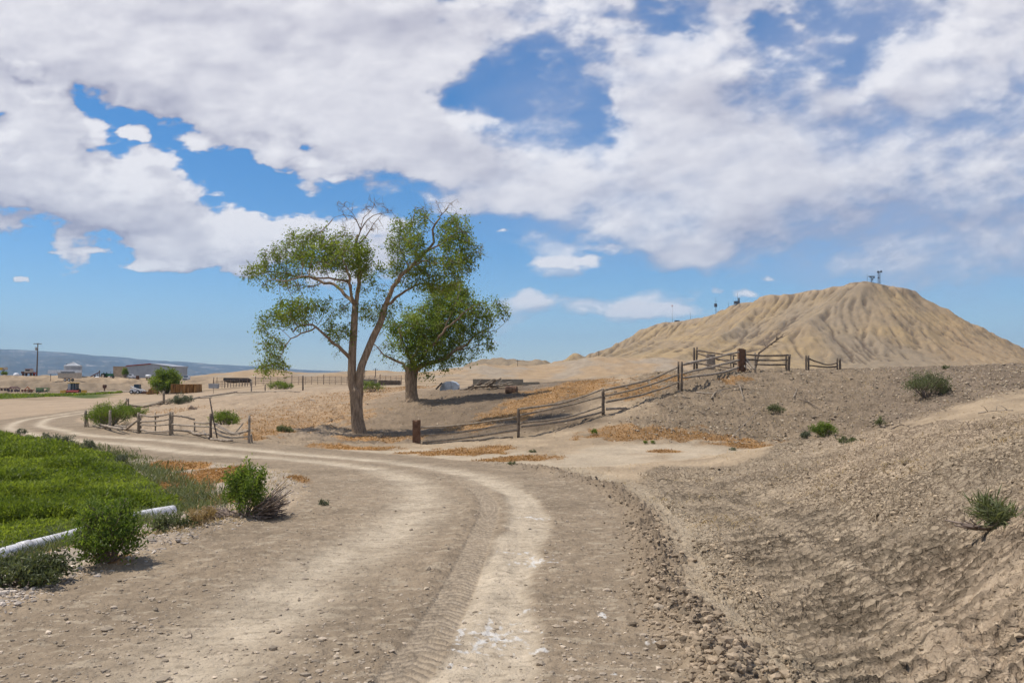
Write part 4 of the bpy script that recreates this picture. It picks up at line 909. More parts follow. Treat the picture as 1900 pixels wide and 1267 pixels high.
bush(335, 749, 2.4, .9, 'gray-green sagebrush on the upper corral rails', M_sage, 1400, .13, group='bushes at the log corral', stems=24)
bush(526, 803, .95, .25, 'low flat green weed on orange dry grass left of the tall elm', M_graygr, 700, .07, stems=14, name='weed', cat='weed')
bush(1719, 735, 1.9, 1.05, 'wide green bush high on the right dirt bank with tall shoots', M_graygr, 2600, .075, stems=36, spike=.5)
bush(1528, 806, 1.05, .6, 'dark green bush peeking over the crest of the near mound', M_bleaf, 2000, .06, stems=30)
bush(1497, 814, .5, .35, 'small gray sagebrush left of the dark bush on the mound crest', M_sage, 500, .06, stems=14)
bush(1440, 765, .85, .45, 'small gray-green bush alone halfway up the right slope', M_graygr, 800, .06, stems=20)
bush(1634, 790, .45, .5, 'thin pale green shrub behind the near mound crest', M_graygr, 300, .06, stems=12)
bush(1575, 826, .45, .16, 'low olive weed on top of the near mound', M_graygr, 350, .045, stems=14, name='weed', cat='weed')
bush(1690, 690, .5, .35, 'little bush on the skyline of the right bank', M_graygr, 250, .06, stems=10, at=P(1757,686,46))
bush(1102, 806, .30, .26, 'small green tuft on the pale ground below the rail fence', M_bleaf, 260, .05, stems=10, name='weed', cat='weed')
bush(1197, 824, .18, .17, 'tiny dark green weed, left one of the pair on the salt flat', M_bleaf, 140, .04, stems=8, name='weed', cat='weed')
bush(1211, 823, .2, .18, 'tiny dark green weed, right one of the pair on the salt flat', M_bleaf, 140, .04, stems=8, name='weed', cat='weed')
bush(987, 839, .35, .13, 'small olive weed on the pale strip right of the brown post', M_graygr, 220, .04, stems=10, name='weed', cat='weed')
bush(1360, 836, .3, .12, 'small gray weed on the white salt flat', M_sage, 180, .04, stems=10, name='weed', cat='weed')
bush(950, 866, .3, .09, 'flat olive weed at the outer edge of the road curve', M_graygr, 160, .04, stems=10, name='weed', cat='weed')
bush(690, 727, 1.7, 1.0, 'green bush on the rise right behind the tall elm trunk', M_bleaf, 700, .11, stems=20)
bush(514, 722, 2.6, 1.0, 'green bush in front of the pipe corral, left of the tall elm', M_bleaf, 700, .16, stems=18)
bush(530, 722, 2.0, .8, 'smaller green bush beside the steel post before the pipe corral', M_bleaf, 500, .15, stems=16)
bush(43, 814, .8, .45, 'dark green bush at the far edge of the green field', M_bleaf, 500, .08, group='bushes beside the road', stems=14, at=G(56,825))
bush(40, 806, .7, .35, 'small gray-green sage on the shoulder of the far bend', M_sage, 260, .08, group='bushes beside the road', stems=12)
bush(85, 812, .5, .3, 'gray sage tuft between the bend and the green field', M_sage, 200, .07, group='bushes beside the road', stems=12)
bush(160, 838, .6, .5, 'tall gray-green sage tuft at the field corner', M_sage, 380, .07, group='bushes beside the road', stems=14)
bush(105, 832, 1.3, .5, 'wide gray-green sagebrush on the edge of the green field', M_sage, 800, .08, group='bushes beside the road', stems=20)
bush(225, 864, .5, .4, 'gray-green sage tuft above the orange dry grass', M_sage, 300, .06, group='bushes beside the road', stems=12)
bush(600, 938, .22, .14, 'tiny blue-gray sage on the inner road shoulder', M_sage, 160, .035, group='bushes beside the road', stems=8)
bush(40, 1095, .85, .32, 'dark green weeds in front of the white pipe at the frame edge', M_graygr, 2200, .055, group='bushes beside the road', stems=34)
bush(372, 985, .4, .28, 'pale straw-coloured grass tuft at the pipe end', M_straw, 500, .09, group='bushes beside the road', stems=20, name='grass_tuft', cat='grass tuft', asp=.12)
bush(318, 995, .6, .26, 'gray-green weeds at the far end of the white pipe', M_graygr, 700, .05, group='bushes beside the road', stems=20)
bush(1840, 978, .34, .20, 'green grass tuft with pale dead stems on the cut bank', M_graygr, 420, .13, group='bushes beside the road', stems=16, name='grass_tuft', cat='grass tuft', dead=26, asp=.07)
bush(335, 770, .9, .4, 'small bare gray brush on the white dirt slope', M_twig, 200, .08, stems=18, name='dead_brush', cat='brush', at=G(358,762))
# ------------------------------------------------------------------ grass of the field, dry weeds
def scatter(poly_test, n, x0, x1, y0, y1, g, power=1.0):
    u = g.uniform(0, 1, n); y = 1/((1-u)/y0**power+u/y1**power)**(1/power); x = g.uniform(x0, x1, n)*y
    m = poly_test(x, y); return x[m], y[m]
def blades(name, x, y, hgt, wid, mat, g, hue, lean=.35, kind='stuff', extra=None):
    n = len(x); z = ZG(x, y)-.01; a = g.uniform(0, 2*math.pi, n); h = hgt*g.uniform(.55, 1.2, n); w = wid*g.uniform(.7, 1.3, n)
    dx, dy = np.cos(a)*w, np.sin(a)*w; lx, ly = g.normal(0, lean, n)*h, g.normal(0, lean, n)*h
    p = np.stack([x, y, z], -1); D = np.stack([dx, dy, 0*dx], -1)/2; M = p+np.stack([lx*.35, ly*.35, h*.6], -1); T = p+np.stack([lx, ly, h], -1)
    v = np.stack([p-D*.6, p+D*.6, M+D, M-D, T], 1).reshape(-1,3); i = np.arange(n)*5
    f = np.concatenate([np.stack([i,i+1,i+2,i+3], -1), np.stack([i+3,i+2,i+4,i+4], -1)])
    # degenerate quad -> use tip pair
    v = np.stack([p-D*.6, p+D*.6, M+D, M-D, T+D*.12, T-D*.12], 1).reshape(-1,3); i = np.arange(n)*6; f = np.concatenate([np.stack([i,i+1,i+2,i+3], -1), np.stack([i+3,i+2,i+4,i+5], -1)])
    o = mesh_np(name, v, f, mat, False, {'hue': np.repeat(np.clip(hue, 0, 1), 6)}); o['kind'] = kind; return o
def field():
    g = np.random.default_rng(4); x, y = scatter(lambda x, y: inpoly(x, y, FIELD), 520000, -.85, -.30, 9.5, 41, g, 1.0)
    hh = .17*(1+.9*fbm(x*.5, y*.5, 4, 5)); hh += .26*ss(.12, .3, fbm(x*.45, y*.45, 3, 44)); ed = pdist(x, y, np.vstack([FIELD[1:16]]))[0]; hh *= .4+.6*ss(0, 1.2, ed)
    hue = .48+.85*fbm(x*.3, y*.3, 4, 3)+.35*fbm(x*2, y*2, 2, 4)-.25*ss(.12, .3, fbm(x*.45, y*.45, 3, 44)); u = g.uniform(0, 1, len(x))**.6
    pts = np.stack([x, y, ZG(x, y)+hh*u+.02], -1)
    d = g.normal(size=(len(x),3))*[.8,.8,.5]; d[:,2] += .55; d /= np.linalg.norm(d, axis=1)[:,None]; q = np.cross(d, g.normal(size=(len(x),3))); q /= np.linalg.norm(q, axis=1)[:,None]
    L = ((.030+.0026*y)*g.uniform(.6, 1.4, len(x)))[:,None]; w = L*.22; v = np.stack([pts, pts+d*L*.5+q*w, pts+d*L, pts+d*L*.5-q*w], 1).reshape(-1,3)
    o = mesh_np('grass', v, np.arange(4*len(x)).reshape(-1,4), M_field, False, {'hue': np.repeat(np.clip(hue+g.normal(0,.15,len(x)), 0, 1), 4)}); o['kind'] = 'stuff'
    x, y = x[::4], y[::4]; blades('grass_stalks', x, y, hh[::4]*1.15, .006+.0006*y, M_field, g, hue[::4]+.1, .25)
    # far green strip
    x, y = scatter(lambda x, y: (x > -.75*y) & (x < -.49*y-(y-190)*.2), 16000, -.8, -.45, 186, 229, g); blades('grass', x, y, .5, .5, M_field, g, .25+.2*g.uniform(0,1,len(x)), .4)
field()
def dry():
    g = np.random.default_rng(6)
    def gen(n, y0, y1, thr, x0=-.62, x1=.72):
        def t(x, y):
            z = par(lambda a, b: {'o': (lambda q: q['org']*(1-q['road'])*(1-q['field']))(zones(a, b))}, x, y)['o']; return z > thr+g.uniform(0, .5, len(x))
        return scatter(t, n, x0, x1, y0, y1, g, .7)
    x, y = gen(420000, 12, 72, .16); blades('dry_weeds', x, y, .05+.02*g.uniform(0,1,len(x)), .006+y*.0007, M_orange, g, .5+.8*fbm(x*1.5, y*1.5, 3, 7)+g.normal(0,.15,len(x)), .9)
    # thin straw, all over the slopes
    def t2(x, y):
        z = par(lambda a, b: {'o': (lambda q: q['slope']*.35+q['mound']*.12+(q['lberm']*.4)+.12*(np.abs(q['lat']+5.5) < 2)-q['salt']*.4-q['road']*3-q['field'])(zones(a, b))}, x, y)['o']; return z+.3*fbm(x*.8,y*.8,3,8) > g.uniform(0, 1, len(x))
    x, y = scatter(t2, 160000, -.62, .72, 10, 58, g, .6); blades('dry_grass', x, y, .07, .004+y*.0005, M_straw, g, .5+.6*fbm(x*2,y*2,2,9)+g.normal(0,.2,len(x)), 1.1)
    # green-gray weeds along the field edge and pipe
    ed = FIELD
    def t3(x, y):
        a, _, _ = pdist(x, y, np.vstack([ed[1:14]])); return (a < .45+.4*np.abs(g.normal(size=len(x)))) & (fbm(x*.8, y*.8, 3, 12) > g.uniform(-.4,.5,len(x)))
    x, y = scatter(t3, 260000, -.75, -.30, 7, 40, g, 1.0); blades('weeds', x, y, .12+.12*g.uniform(0,1,len(x)), .003+y*.0008, M_graygr, g, .5+.7*fbm(x*1.2, y*1.2, 3, 10)+g.normal(0,.2,len(x)), .5)
dry()
# ------------------------------------------------------------------ loose stones and clods
def stones():
    g = np.random.default_rng(9)
    ico = [(0,0,1),(.89,0,.45),(.28,.85,.45),(-.72,.53,.45),(-.72,-.53,.45),(.28,-.85,.45),(.72,.53,-.45),(-.28,.85,-.45),(-.89,0,-.45),(-.28,-.85,-.45),(.72,-.53,-.45),(0,0,-1)]
    tri = [(0,1,2),(0,2,3),(0,3,4),(0,4,5),(0,5,1),(1,6,2),(2,7,3),(3,8,4),(4,9,5),(5,10,1),(2,6,7),(3,7,8),(4,8,9),(5,9,10),(1,10,6),(6,11,7),(7,11,8),(8,11,9),(9,11,10),(10,11,6)]
    ico = np.array(ico); tri = np.array(tri)
    def put(name, x, y, s, col, flat=.6, sink=.25):
        n = len(x); z = ZG(x, y); V = ico[None]*g.uniform(.6, 1.25, (n,12,1))*np.stack([g.uniform(.7,1.3,n), g.uniform(.7,1.3,n), flat*g.uniform(.7,1.2,n)], -1)[:,None]
        a = g.uniform(0, 6.28, n); c, q = np.cos(a)[:,None], np.sin(a)[:,None]; V = np.stack([V[...,0]*c-V[...,1]*q, V[...,0]*q+V[...,1]*c, V[...,2]], -1)*np.minimum(s, .03+.0016*y)[:,None,None]
        V = V+np.stack([x, y, z+s*flat*(.5-sink)], -1)[:,None]; f = (tri[None]+(np.arange(n)*12)[:,None,None]).reshape(-1,3)
        cc = np.repeat(col, 12, 0); o = mesh_np(name, V.reshape(-1,3), f, M_stone, False, {'tint': cc}); o['kind'] = 'stuff'
    def cols(n, a, b, v=.25): t = g.uniform(0,1,(n,1)); return (np.array(a)*(1-t)+np.array(b)*t)*(1+g.normal(0,v,(n,1))).clip(.4,1.6)
    def pick(w, n, y0, y1, x0=-.75, x1=.75, pw=1.0):
        def t(x, y): return par(lambda a, b: {'o': w(zones(a, b))}, x, y)['o'] > g.uniform(0, 1, len(x))
        return scatter(t, n, x0, x1, y0, y1, g, pw)
    x, y = pick(lambda z: z['road']*.5*(1-np.clip(z['rut'],0,1)*.85)*(1-z['tr']), 26000, 4, 24); put('gravel', x, y, g.lognormal(-4.75, .5, len(x)), cols(len(x), (.30,.245,.18), (.46,.38,.29)))
    x, y = pick(lambda z: np.clip(z['lberm']*1.2+((z['lat'] < -3.0) & (z['lat'] > -5.5) & (z['field'] < .5))*.5, 0, 1)*(1-z['road']), 42000, 6, 30, -.75, .1); put('pebbles', x, y, g.lognormal(-4.45, .5, len(x)), cols(len(x), (.34,.29,.24), (.56,.49,.41)))
    x, y = pick(lambda z: z['berm'], 90000, 3.6, 27, -.2, .6); put('clods', x, y, g.lognormal(-4.25, .45, len(x)), cols(len(x), (.24,.185,.125), (.36,.28,.195)), .75)
    x, y = pick(lambda z: z['bank']*(1-z['dz']*.95)*.45, 300000, 3.3, 24, 0, .9); lm = fbm(x*.45, y*.45, 4, 95); k = lm+g.normal(0,.18,len(x)) > -.05; x, y = x[k], y[k]
    put('clods', x, y, g.lognormal(-5.0, .5, len(x))*(.8+y*.06), cols(len(x), (.28,.215,.14), (.42,.33,.225)), .75)
    x, y = pick(lambda z: z['slope']*.4+z['mound']*.05+z['rub']*.5, 60000, 28, 58, -.2, .75, .5); put('rubble', x, y, g.lognormal(-3.45, .5, len(x)), cols(len(x), (.27,.21,.15), (.45,.37,.27)))
tS = NT('stone', .95, .1); tS.col(tS.mix(tS.mr(tS.noise(60,3), .4, .7, 0, .35), tS.attr('tint', 0), (.2,.16,.12))); M_stone = tS.m
stones()
# ------------------------------------------------------------------ fences
def wood(name, a, b):
    t = NT(name, .95, .1); v = t.n('TexCoord').outputs['Object']; n = t.noise(5, 5, .7); g2 = t.n('TexWave'); g2.inputs['Scale'].default_value = 9; g2.inputs['Distortion'].default_value = 9; g2.inputs['Detail'].default_value = 3; t.l(v, g2.inputs[0])
    c = t.ramp(n, [(.33,b),(.62,a)]); c = t.mix(.35, c, t.mix(1, c, t.ramp(g2.outputs[0], [(.2,(.5,.48,.46)),(.8,(1.2,1.2,1.2))]), 'MULTIPLY')); t.col(c); t.bump(n, .02, .7); return t.m
M_wood = wood('weathered_wood', (.36,.295,.22), (.17,.135,.10)); M_gray = wood('gray_weathered_poles', (.40,.335,.265), (.22,.18,.14)); M_dark = wood('dark_old_posts', (.20,.16,.125), (.085,.066,.052)); M_tie = wood('rusty_brown_timber', (.19,.11,.07), (.085,.05,.033)); M_pipe_d = simple('dark_rusty_steel', (.10,.075,.06), .7, .3, 20)
def post(parent, px, pyb, pyt, w, mat=M_wood, lean=0, d=None, shape='round', label=None, px2=None):
    b = G(px, pyb) if d is None else P(px, pyb, d); b = (b[0], b[1], min(b[2], zg(b[0], b[1]))); t = P(px2 or px, pyt, b[1]); r = w/F*b[1]/2
    o = Vector(parent.location); mb = MB()
    if shape == 'square':
        mb.add(*tie(b, t, r)) ; mb.v = [tuple(Vector(q)-o) for q in mb.v]
    else:
        n = 5; pts = [Vector(b)+(Vector(t)-Vector(b))*k/n+Vector((random.uniform(-.12,.12)*r, random.uniform(-.12,.12)*r, 0)) for k in range(n+1)]; pts[0] = Vector(b)-Vector((0,0,.25))
        mb.tube([p-o for p in pts], [r*random.uniform(.92,1.12) for _ in range(n)]+[r*.9], 9, True, .07)
    q = mb.build('post', mat, parent, shape == 'round')
    if shape == 'round':
        for f in q.data.polygons[-2:]: f.use_smooth = False
    if label: q['label'] = label
    return b[1]
def tie(b, t, r):
    """squared timber with chipped, slanted top"""
    v = []; n = 6
    for k in range(n+1):
        z = b[2]-.3+(t[2]-b[2]+.3)*k/n
        for sx, sy in ((-1,-1),(-.1,-1.04),(1,-1),(1,.1),(1,1),(0,1),(-1,1),(-1,0)):
            e = random.uniform(-.03,.03); v.append((b[0]+(t[0]-b[0])*k/n+(sx+e)*r, b[1]+(sy+e)*r*.9, z+(random.uniform(-.04,.05) if k == n else 0)))
    f = [(k*8+i, k*8+(i+1)%8, (k+1)*8+(i+1)%8, (k+1)*8+i) for k in range(n) for i in range(8)]; f.append(tuple(n*8+i for i in range(8))); return v, f
def rail(parent, pts, d0, d1, w=3.2, mat=M_wood, dmid=0, name='rail', taper=.75):
    """pole through picture points, from distance d0 to d1"""
    n = len(pts); L = [0]
    for a, b in zip(pts[:-1], pts[1:]): L.append(L[-1]+math.hypot(b[0]-a[0], b[1]-a[1]))
    w3 = [Vector(P(p[0], p[1], d0+(d1-d0)*L[i]/L[-1]+dmid*math.sin(math.pi*L[i]/L[-1]))) for i, p in enumerate(pts)]
    q = smooth_poly([tuple(v) for v in w3], 5 if n > 2 else 10); r = w*1.2/F*(d0+d1)/4; m = len(q); o = Vector(parent.location); s = random.choice((0,1))
    pp = []; rr = []
    for i, v in enumerate(q):
        v = Vector(v); g = base_z(v.x, v.y); v.z = max(v.z, g+r*.7); u = i/(m-1); u = 1-u if s else u
        pp.append(v-o+Vector((0, random.uniform(-1,1), random.uniform(-1,1)))*r*.18); rr.append(r*(1-(1-taper)*u)*random.uniform(.93,1.07))
    x = MB().tube(pp, rr, 7, True, .05).build(name, mat, parent, True); return x
def base_z(x, y): return zg(x, y)
def fence(name, px, py, label, cat='fence', group='old log fences'): return empty(name, G(px, py), label, cat, group)
# rail fence climbing the right slope
f = fence('rail_fence', 962, 809, 'long weathered rail fence climbing from a squat rusty-brown timber post up the right slope')
dA = post(f, 773, 826, 780, 13.5, M_tie, shape='square', label='squat rusty-brown square timber post'); d2 = post(f, 962, 810, 757, 5.5, M_dark); d3 = post(f, 1119, 769, 721, 6, M_dark)
d4 = post(f, 1259, 721, 671, 4, M_dark); post(f, 1265, 724, 671, 4.5, M_dark); d5 = post(f, 1375.5, 686, 647.5, 11.5, M_tie, shape='square', label='thick rusty-brown square timber post')
for p in ([(781,793),(850,789),(959,774)],[(781,807),(850,802.5),(959,785)],[(784,821),(857,813),(959,798)],[(785,824),(873,820),(952,814)],[(850,820),(900,816),(935,817)]): rail(f, p, dA-.1, d2-.1, 3.4)
for p in ([(965,759),(1050,746),(1116,723)],[(966,770),(1050,753),(1116,736)],[(966,785),(1050,774),(1117,754)],[(968,792),(1050,781),(1119,764)]): rail(f, p, d2-.1, d3-.1, 3.4)
for p in ([(1122,723.5),(1203,705),(1258,681)],[(1122,735),(1196,717),(1259,695)],[(1125,746),(1196,731),(1260,709)]): rail(f, p, d3-.1, d4-.1, 3.5)
rail(f, [(1125,759),(1162,757)], d3-.3, d3+.4, 4, M_gray)
for p in ([(1269,676),(1320,665),(1371,653)],[(1269,692),(1320,681),(1371,668)],[(1269,701),(1335,692),(1370,682)]): rail(f, p, d4-.15, d5-.15, 4.2, M_gray)
# corral behind the thick post
f = fence('corral_fence', 1361, 683, 'broken log corral panels behind the thick brown post, with a wide upright slab')
e = d5+3.2; eb = e+2
for px, a, b, w in ((1288,681,645,4),(1293,678,644,3.5),(1361,681,657,3),(1356,681,659,2.6)): post(f, px, a, b, w, M_dark, d=e+.5)
post(f, 1318, 680, 657, 15, M_gray, shape='square', d=e+1, label='wide gray upright slab'); post(f, 1383, 678, 648.5, 3, M_dark, d=d5+.4)
for p in ([(1294,650),(1330,656),(1366,660)],[(1294,656),(1312,661),(1366,675)],[(1330,667),(1369,669)],[(1294,674),(1340,681),(1366,683)]): rail(f, p, e+.4, d5+.6, 3, M_dark)
dm = d5+1.3; de = d5+3
post(f, 1401, 686, 654, 4.2, M_gray, d=dm); post(f, 1463, 686, 657.5, 5.2, M_dark, d=de, px2=1464.5); post(f, 1458.5, 685, 659, 3, M_dark, d=de+.1)
for p in ([(1382,657.5),(1420,660),(1462,659)],[(1383,667),(1420,668.5),(1461,668)],[(1401,676),(1430,677),(1459,676.5)]): rail(f, p, d5+.3, de-.1, 3, M_dark)
rail(f, [(1382,663),(1400,686)], d5+.1, d5-.6, 3.6, M_gray, name='brace'); rail(f, [(1382,670),(1394,685)], d5, d5-.7, 3, M_gray, name='brace'); rail(f, [(1379,676),(1388,686)], d5, d5-.6, 3, M_gray, name='brace')
f = fence('gate_panel', 1526, 684, 'short separate fence piece with one sagging top rail between paired posts on the skyline'); 
for px, a, b, w in ((1495.5,685,659,3.2),(1500,685,659,3.6),(1553.5,685,664,3),(1558.5,685,664.5,4)): post(f, px, a, b, w, M_dark, d=dm+5)
rail(f, [(1501,665.5),(1518,672),(1536,676.5),(1552,674)], dm+5, dm+5, 2.6, M_dark); rail(f, [(1501,678),(1530,681),(1553,680.5)], dm+5, dm+5, 2.8, M_dark)
# left corral
f = fence('log_fence', 318, 806, 'tumbledown gray log fence with sagging rails beside the far road bend')
Ds = {}
for k, px, a, b, w, m, p2 in (('a',158.6,792,761,4.6,M_gray,None),('a2',164,791,768,2.4,M_gray,160),('b',203.7,798,761,4.6,M_gray,204.5),('c',257,804,765,5.2,M_wood,None),('c2',261,803,772,3,M_wood,None),('d',288.4,803,766,2.6,M_wood,None),
    ('e',315.7,808,764,4.6,M_wood,None),('e2',320,805,764,3.6,M_wood,None),('f',361,804,781,2.8,M_gray,None),('g',391,816,767,5.4,M_dark,None),('h',462.5,822,770,4.8,M_gray,None),('h2',468,821,805,3.4,M_gray,466)):
    Ds[k] = post(f, px, a, b, w, m, px2=p2)
def rl(a, b, pts, w=3.2, m=M_gray, **k): rail(f, pts, Ds[a]-.06, Ds[b]-.06, w, m, **k)
rl('c','d',[(260,769.5),(275,772),(294,774)]); rl('d','e',[(287,771.5),(300,770.5),(314,768)]); rl('c','e',[(261,782),(290,781),(314,778)]); rl('c','e',[(261,788),(290,789),(314,787)]); rl('c','e',[(261,796.5),(283,801),(314,800)])
rl('e','f',[(320,771),(340,773),(361,778)]); rl('f','g',[(360,783.5),(376,785),(390,784)]); rl('e','g',[(320,787),(355,790),(390,792)]); rl('e','f',[(321,798),(340,799),(361,801)]); rl('f','g',[(352,805),(372,805.5),(390,806)], 4.5)
rl('f','g',[(376,807),(392,817)], 3.5); rl('d','f',[(340,797),(366,800)], 2.5)
rl('g','h',[(394,782),(419,796),(434,803),(460,800)]); rl('g','h',[(394,792),(410,801),(434,806),(460,799)]); rl('g','h',[(396,802),(415,810),(434,812),(461,810)]); rl('g','h',[(391.6,817.6),(412,817),(431,816.5)], 4.2); rl('g','h',[(394,785),(425,802),(445,806)], 2.6)
rail(f, [(437,802),(451,785)], Ds['h']+1, Ds['h']+1.4, 2.4, M_gray)
rl('a','c',[(178,785),(200,791),(227,796)], 4.2); rl('a','b',[(173,793.5),(191,793.7),(203,787)], 3.4); rl('b','c',[(229,801),(242,790),(255,780)], 3.8, name='brace'); rl('b','c',[(231,799),(243,797),(256,797)], 2.8); rl('b','c',[(214,789),(224,790.5),(234,792)], 3)
sp = MB(); dd = Ds['g']-.25; o = Vector(f.location); sp.tube([Vector(P(389,738,dd))-o, Vector(P(396,779,dd))-o, Vector(P(403,813,dd))-o], [.028]*3, 7); q = sp.build('bent_pipe', M_pipe_d, f, True); q['label'] = 'thin bent dark steel pipe leaning against the fence post'
# upper line of the corral
f = fence('log_fence', 304, 751, 'fallen gray pole fence trailing up the pale dirt slope from a leaning brace heap', 'fence')
Ds = {}
for k, px, a, b, w, p2 in (('a',233.5,760,739,2.6,235),('b',238,759,739,3.2,None),('c',304,751.5,725.5,4,None)): Ds[k] = post(f, px, a, b, w, M_wood, px2=p2)
rl('a','a',[(221,763),(234,744)], 3.2, name='brace'); rl('a','a',[(219.5,768),(227,763),(234,758)], 3.4, name='brace'); rl('a','a',[(225,759),(236,741)], 2.8, name='brace')
rl('b','c',[(239,752),(270,755),(303,754)], 3, M_wood); rl('b','c',[(266,754),(285,750),(302,744)], 2.4, M_wood); rl('b','c',[(279,753.5),(292,749),(303,745)], 2.2, M_wood)
rail(f, [(303,755),(318,753.5),(330,748.5)], Ds['c'], Ds['c']+5, 2.4, M_wood); rail(f, [(307,743),(327,744)], Ds['c'], Ds['c']+4, 2, M_wood); rail(f, [(306,746),(328,747)], Ds['c'], Ds['c']+4, 1.8, M_wood)
rail(f, [(330,748),(350,743),(367,737.5),(395,733)], G(330,749)[1], G(395,735)[1], 2.6, M_gray); rail(f, [(366,737.5),(392,738)], G(366,739)[1], G(392,740)[1], 2.2, M_gray)
rail(f, [(385,735),(412,731),(440,727)], G(385,737)[1], G(440,729)[1], 2.4, M_gray); rail(f, [(440,728),(500,726),(560,727)], G(440,729)[1], G(560,729)[1], 1.8, M_gray)
# wire fence posts below the far corral
for px, a, b, w, lab in ((466.5,728,706,2.6,'gray wooden post standing beside the upper dirt road'),(492,727,713,1.8,'short brown post just right of the gray road post'),(562,726,697,2.6,'tall dark rusty steel post in front of the pipe corral'),(396,730,717,1,'very thin stake at the dirt road edge, nearest the hay stack')):
    e = empty('fence_post', G(px, a), lab, 'post', 'single posts along the upper road'); post(e, px, a, b, w, M_pipe_d if px > 480 else M_gray)
# white irrigation pipe
t = NT('white_plastic_pipe', .45, .4); n = t.noise(7, 4, .7); n2 = t.noise(26, 4, .7); t.col(t.mix(t.mr(n2, .5, .75, 0, .5), t.ramp(n, [(.3,(.44,.42,.40)),(.6,(.70,.70,.73))]), (.42,.35,.26))); 
def gpipe():
    b = [(-60,1062),(0,1044),(60,1027),(120,1011),(180,993),(250,972),(322,957)]; w = [Vector(G(*p)) for p in b]; o = w[3]; r = empty('irrigation_pipe', tuple(o), 'white irrigation pipe lying along the edge of the green field', 'pipe')
    q = [Vector(v) for v in smooth_poly([tuple(v) for v in w], 8)]; zz = [zb(v.x, v.y) for v in q]
    for i, v in enumerate(q): v.z = sum(zz[max(i-4,0):i+5])/len(zz[max(i-4,0):i+5])+.10
    q = [v-o for v in q]; MB().tube(q, .105, 20).build('pipe_body', t.m, r, True)
    for i in (14, 34): MB().tube([q[i]-(q[i+1]-q[i]).normalized()*.08, q[i]+(q[i+1]-q[i]).normalized()*.08], .118, 20).build('collar', t.m, r, True)
gpipe()
# fallen branches on the slopes
def stick(name, pts, w, lab, mat=M_gray, lift=.03, group='fallen dead branches', twigs=3):
    b = G(*pts[0]); r = empty(name, b, lab, 'branch', group); g = random.Random(int(pts[0][0])); mb = MB(); o = Vector(b)
    q = []
    for p in pts:
        h = G(p[0], p[1]); q.append(Vector(h)-o+Vector((0,0,lift+(p[2] if len(p) > 2 else 0))))
    q = [Vector(v) for v in smooth_poly([tuple(v) for v in q], 4)]; rad = w/F*b[1]/2; mb.tube(q, [rad*(1-.6*i/(len(q)-1)) for i in range(len(q))], 7, True, .06)
    for i in range(twigs):
        s = q[g.randrange(len(q)//3, len(q))]; e = s+Vector((g.uniform(-.5,.5), g.uniform(-.3,.3), g.uniform(0,.25))); mb.tube([s, (s+e)/2+Vector((0,0,.05)), e], [rad*.5, rad*.35, rad*.15], 5)
    return merge_into(mb, 'limb', mat, r)
def merge_into(mb, name, mat, r): return mb.build(name, mat, r, True)
stick('dead_branch', [(1292,729),(1318,731),(1335,731)], 3.4, 'pale forked dead branch lying below the paired posts of the rail fence')
stick('dead_branch', [(1320,740),(1330,727),(1356,720),(1374,716)], 3.2, 'gray crooked dead branch under the thick brown post', M_wood)
stick('dead_branch', [(1372,715),(1377,732),(1379,741)], 2, 'short pale curved stick right of the crooked branch')
stick('dead_branch', [(1472,738),(1478,725),(1474,718)], 2, 'thin pale curved stick halfway up the right bank')
stick('dead_branch', [(1484,742),(1500,747),(1518,758)], 3, 'dark dead branch sloping down to the right on the bank', M_dark)
stick('dead_branch', [(1376,816),(1360,810),(1400,771),(1408,763)], 2, 'long thin gray stick on the lower right bank')
stick('dead_branch', [(1290,762),(1305,766),(1319,771)], 2, 'short gray stick on the lower bank above the orange weeds', M_wood)
stick('dead_branch', [(1770,812),(1790,807),(1812,801)], 3.5, 'dark half-buried branch on top of the near mound', M_dark)
stick('dead_branch', [(1815,768),(1840,764),(1880,762)], 3.0, 'thin dead branch lying along the skyline of the near mound')
stick('dead_branch', [(1650,799),(1670,790),(1687,793)], 2, 'curved dark twig on the crest of the near mound', M_dark)
stick('dead_branch', [(605,785),(622,778),(640,776)], 2.6, 'pale sticks in the litter just left of the tall elm', M_gray)
stick('dead_branch', [(570,795),(590,792),(604,793)], 2.6, 'short dark stick on dirt left of the tall elm', M_dark)
stick('dead_branch', [(560,738),(585,745),(560,752)], 2.0, 'bent gray stick on the orange dry grass behind the tall elm', M_gray)
stick('dead_branch', [(812,745),(822,738),(836,731)], 1.8, 'thin pale stick on the shaded ground right of the short elm', M_gray)
stick('dead_branch', [(690,815),(712,812),(735,813)], 2.4, 'dark broken stick on the shaded ground right of the tall elm trunk', M_dark)
def snag():
    d = d5+16; r = empty('dead_snag', P(1404,688,d), 'bare dark dead shrub leaning right on the skyline behind the corral', 'dead shrub'); o = Vector(r.location); mb = MB(); g = random.Random(3)
    def k(x, y, q=0): return Vector(P(x, y, d+q))-o
    mb.tube([k(1400,690), k(1408,655), k(1436,634), k(1452,624)], [.09,.08,.05,.015], 7)
    for i in range(26):
        t = g.uniform(.3,1); s = k(1408+44*t, 655-31*t); e = s+Vector((g.uniform(-.3,1.1), g.uniform(-.6,.6), g.uniform(-.1,.9)))*.9; mb.tube([s, (s+e)/2+Vector((g.uniform(-.1,.1),0,g.uniform(-.1,.1))), e], [.025,.015,.006], 4)
    mb.build('limbs', M_dark, r, True)
snag()

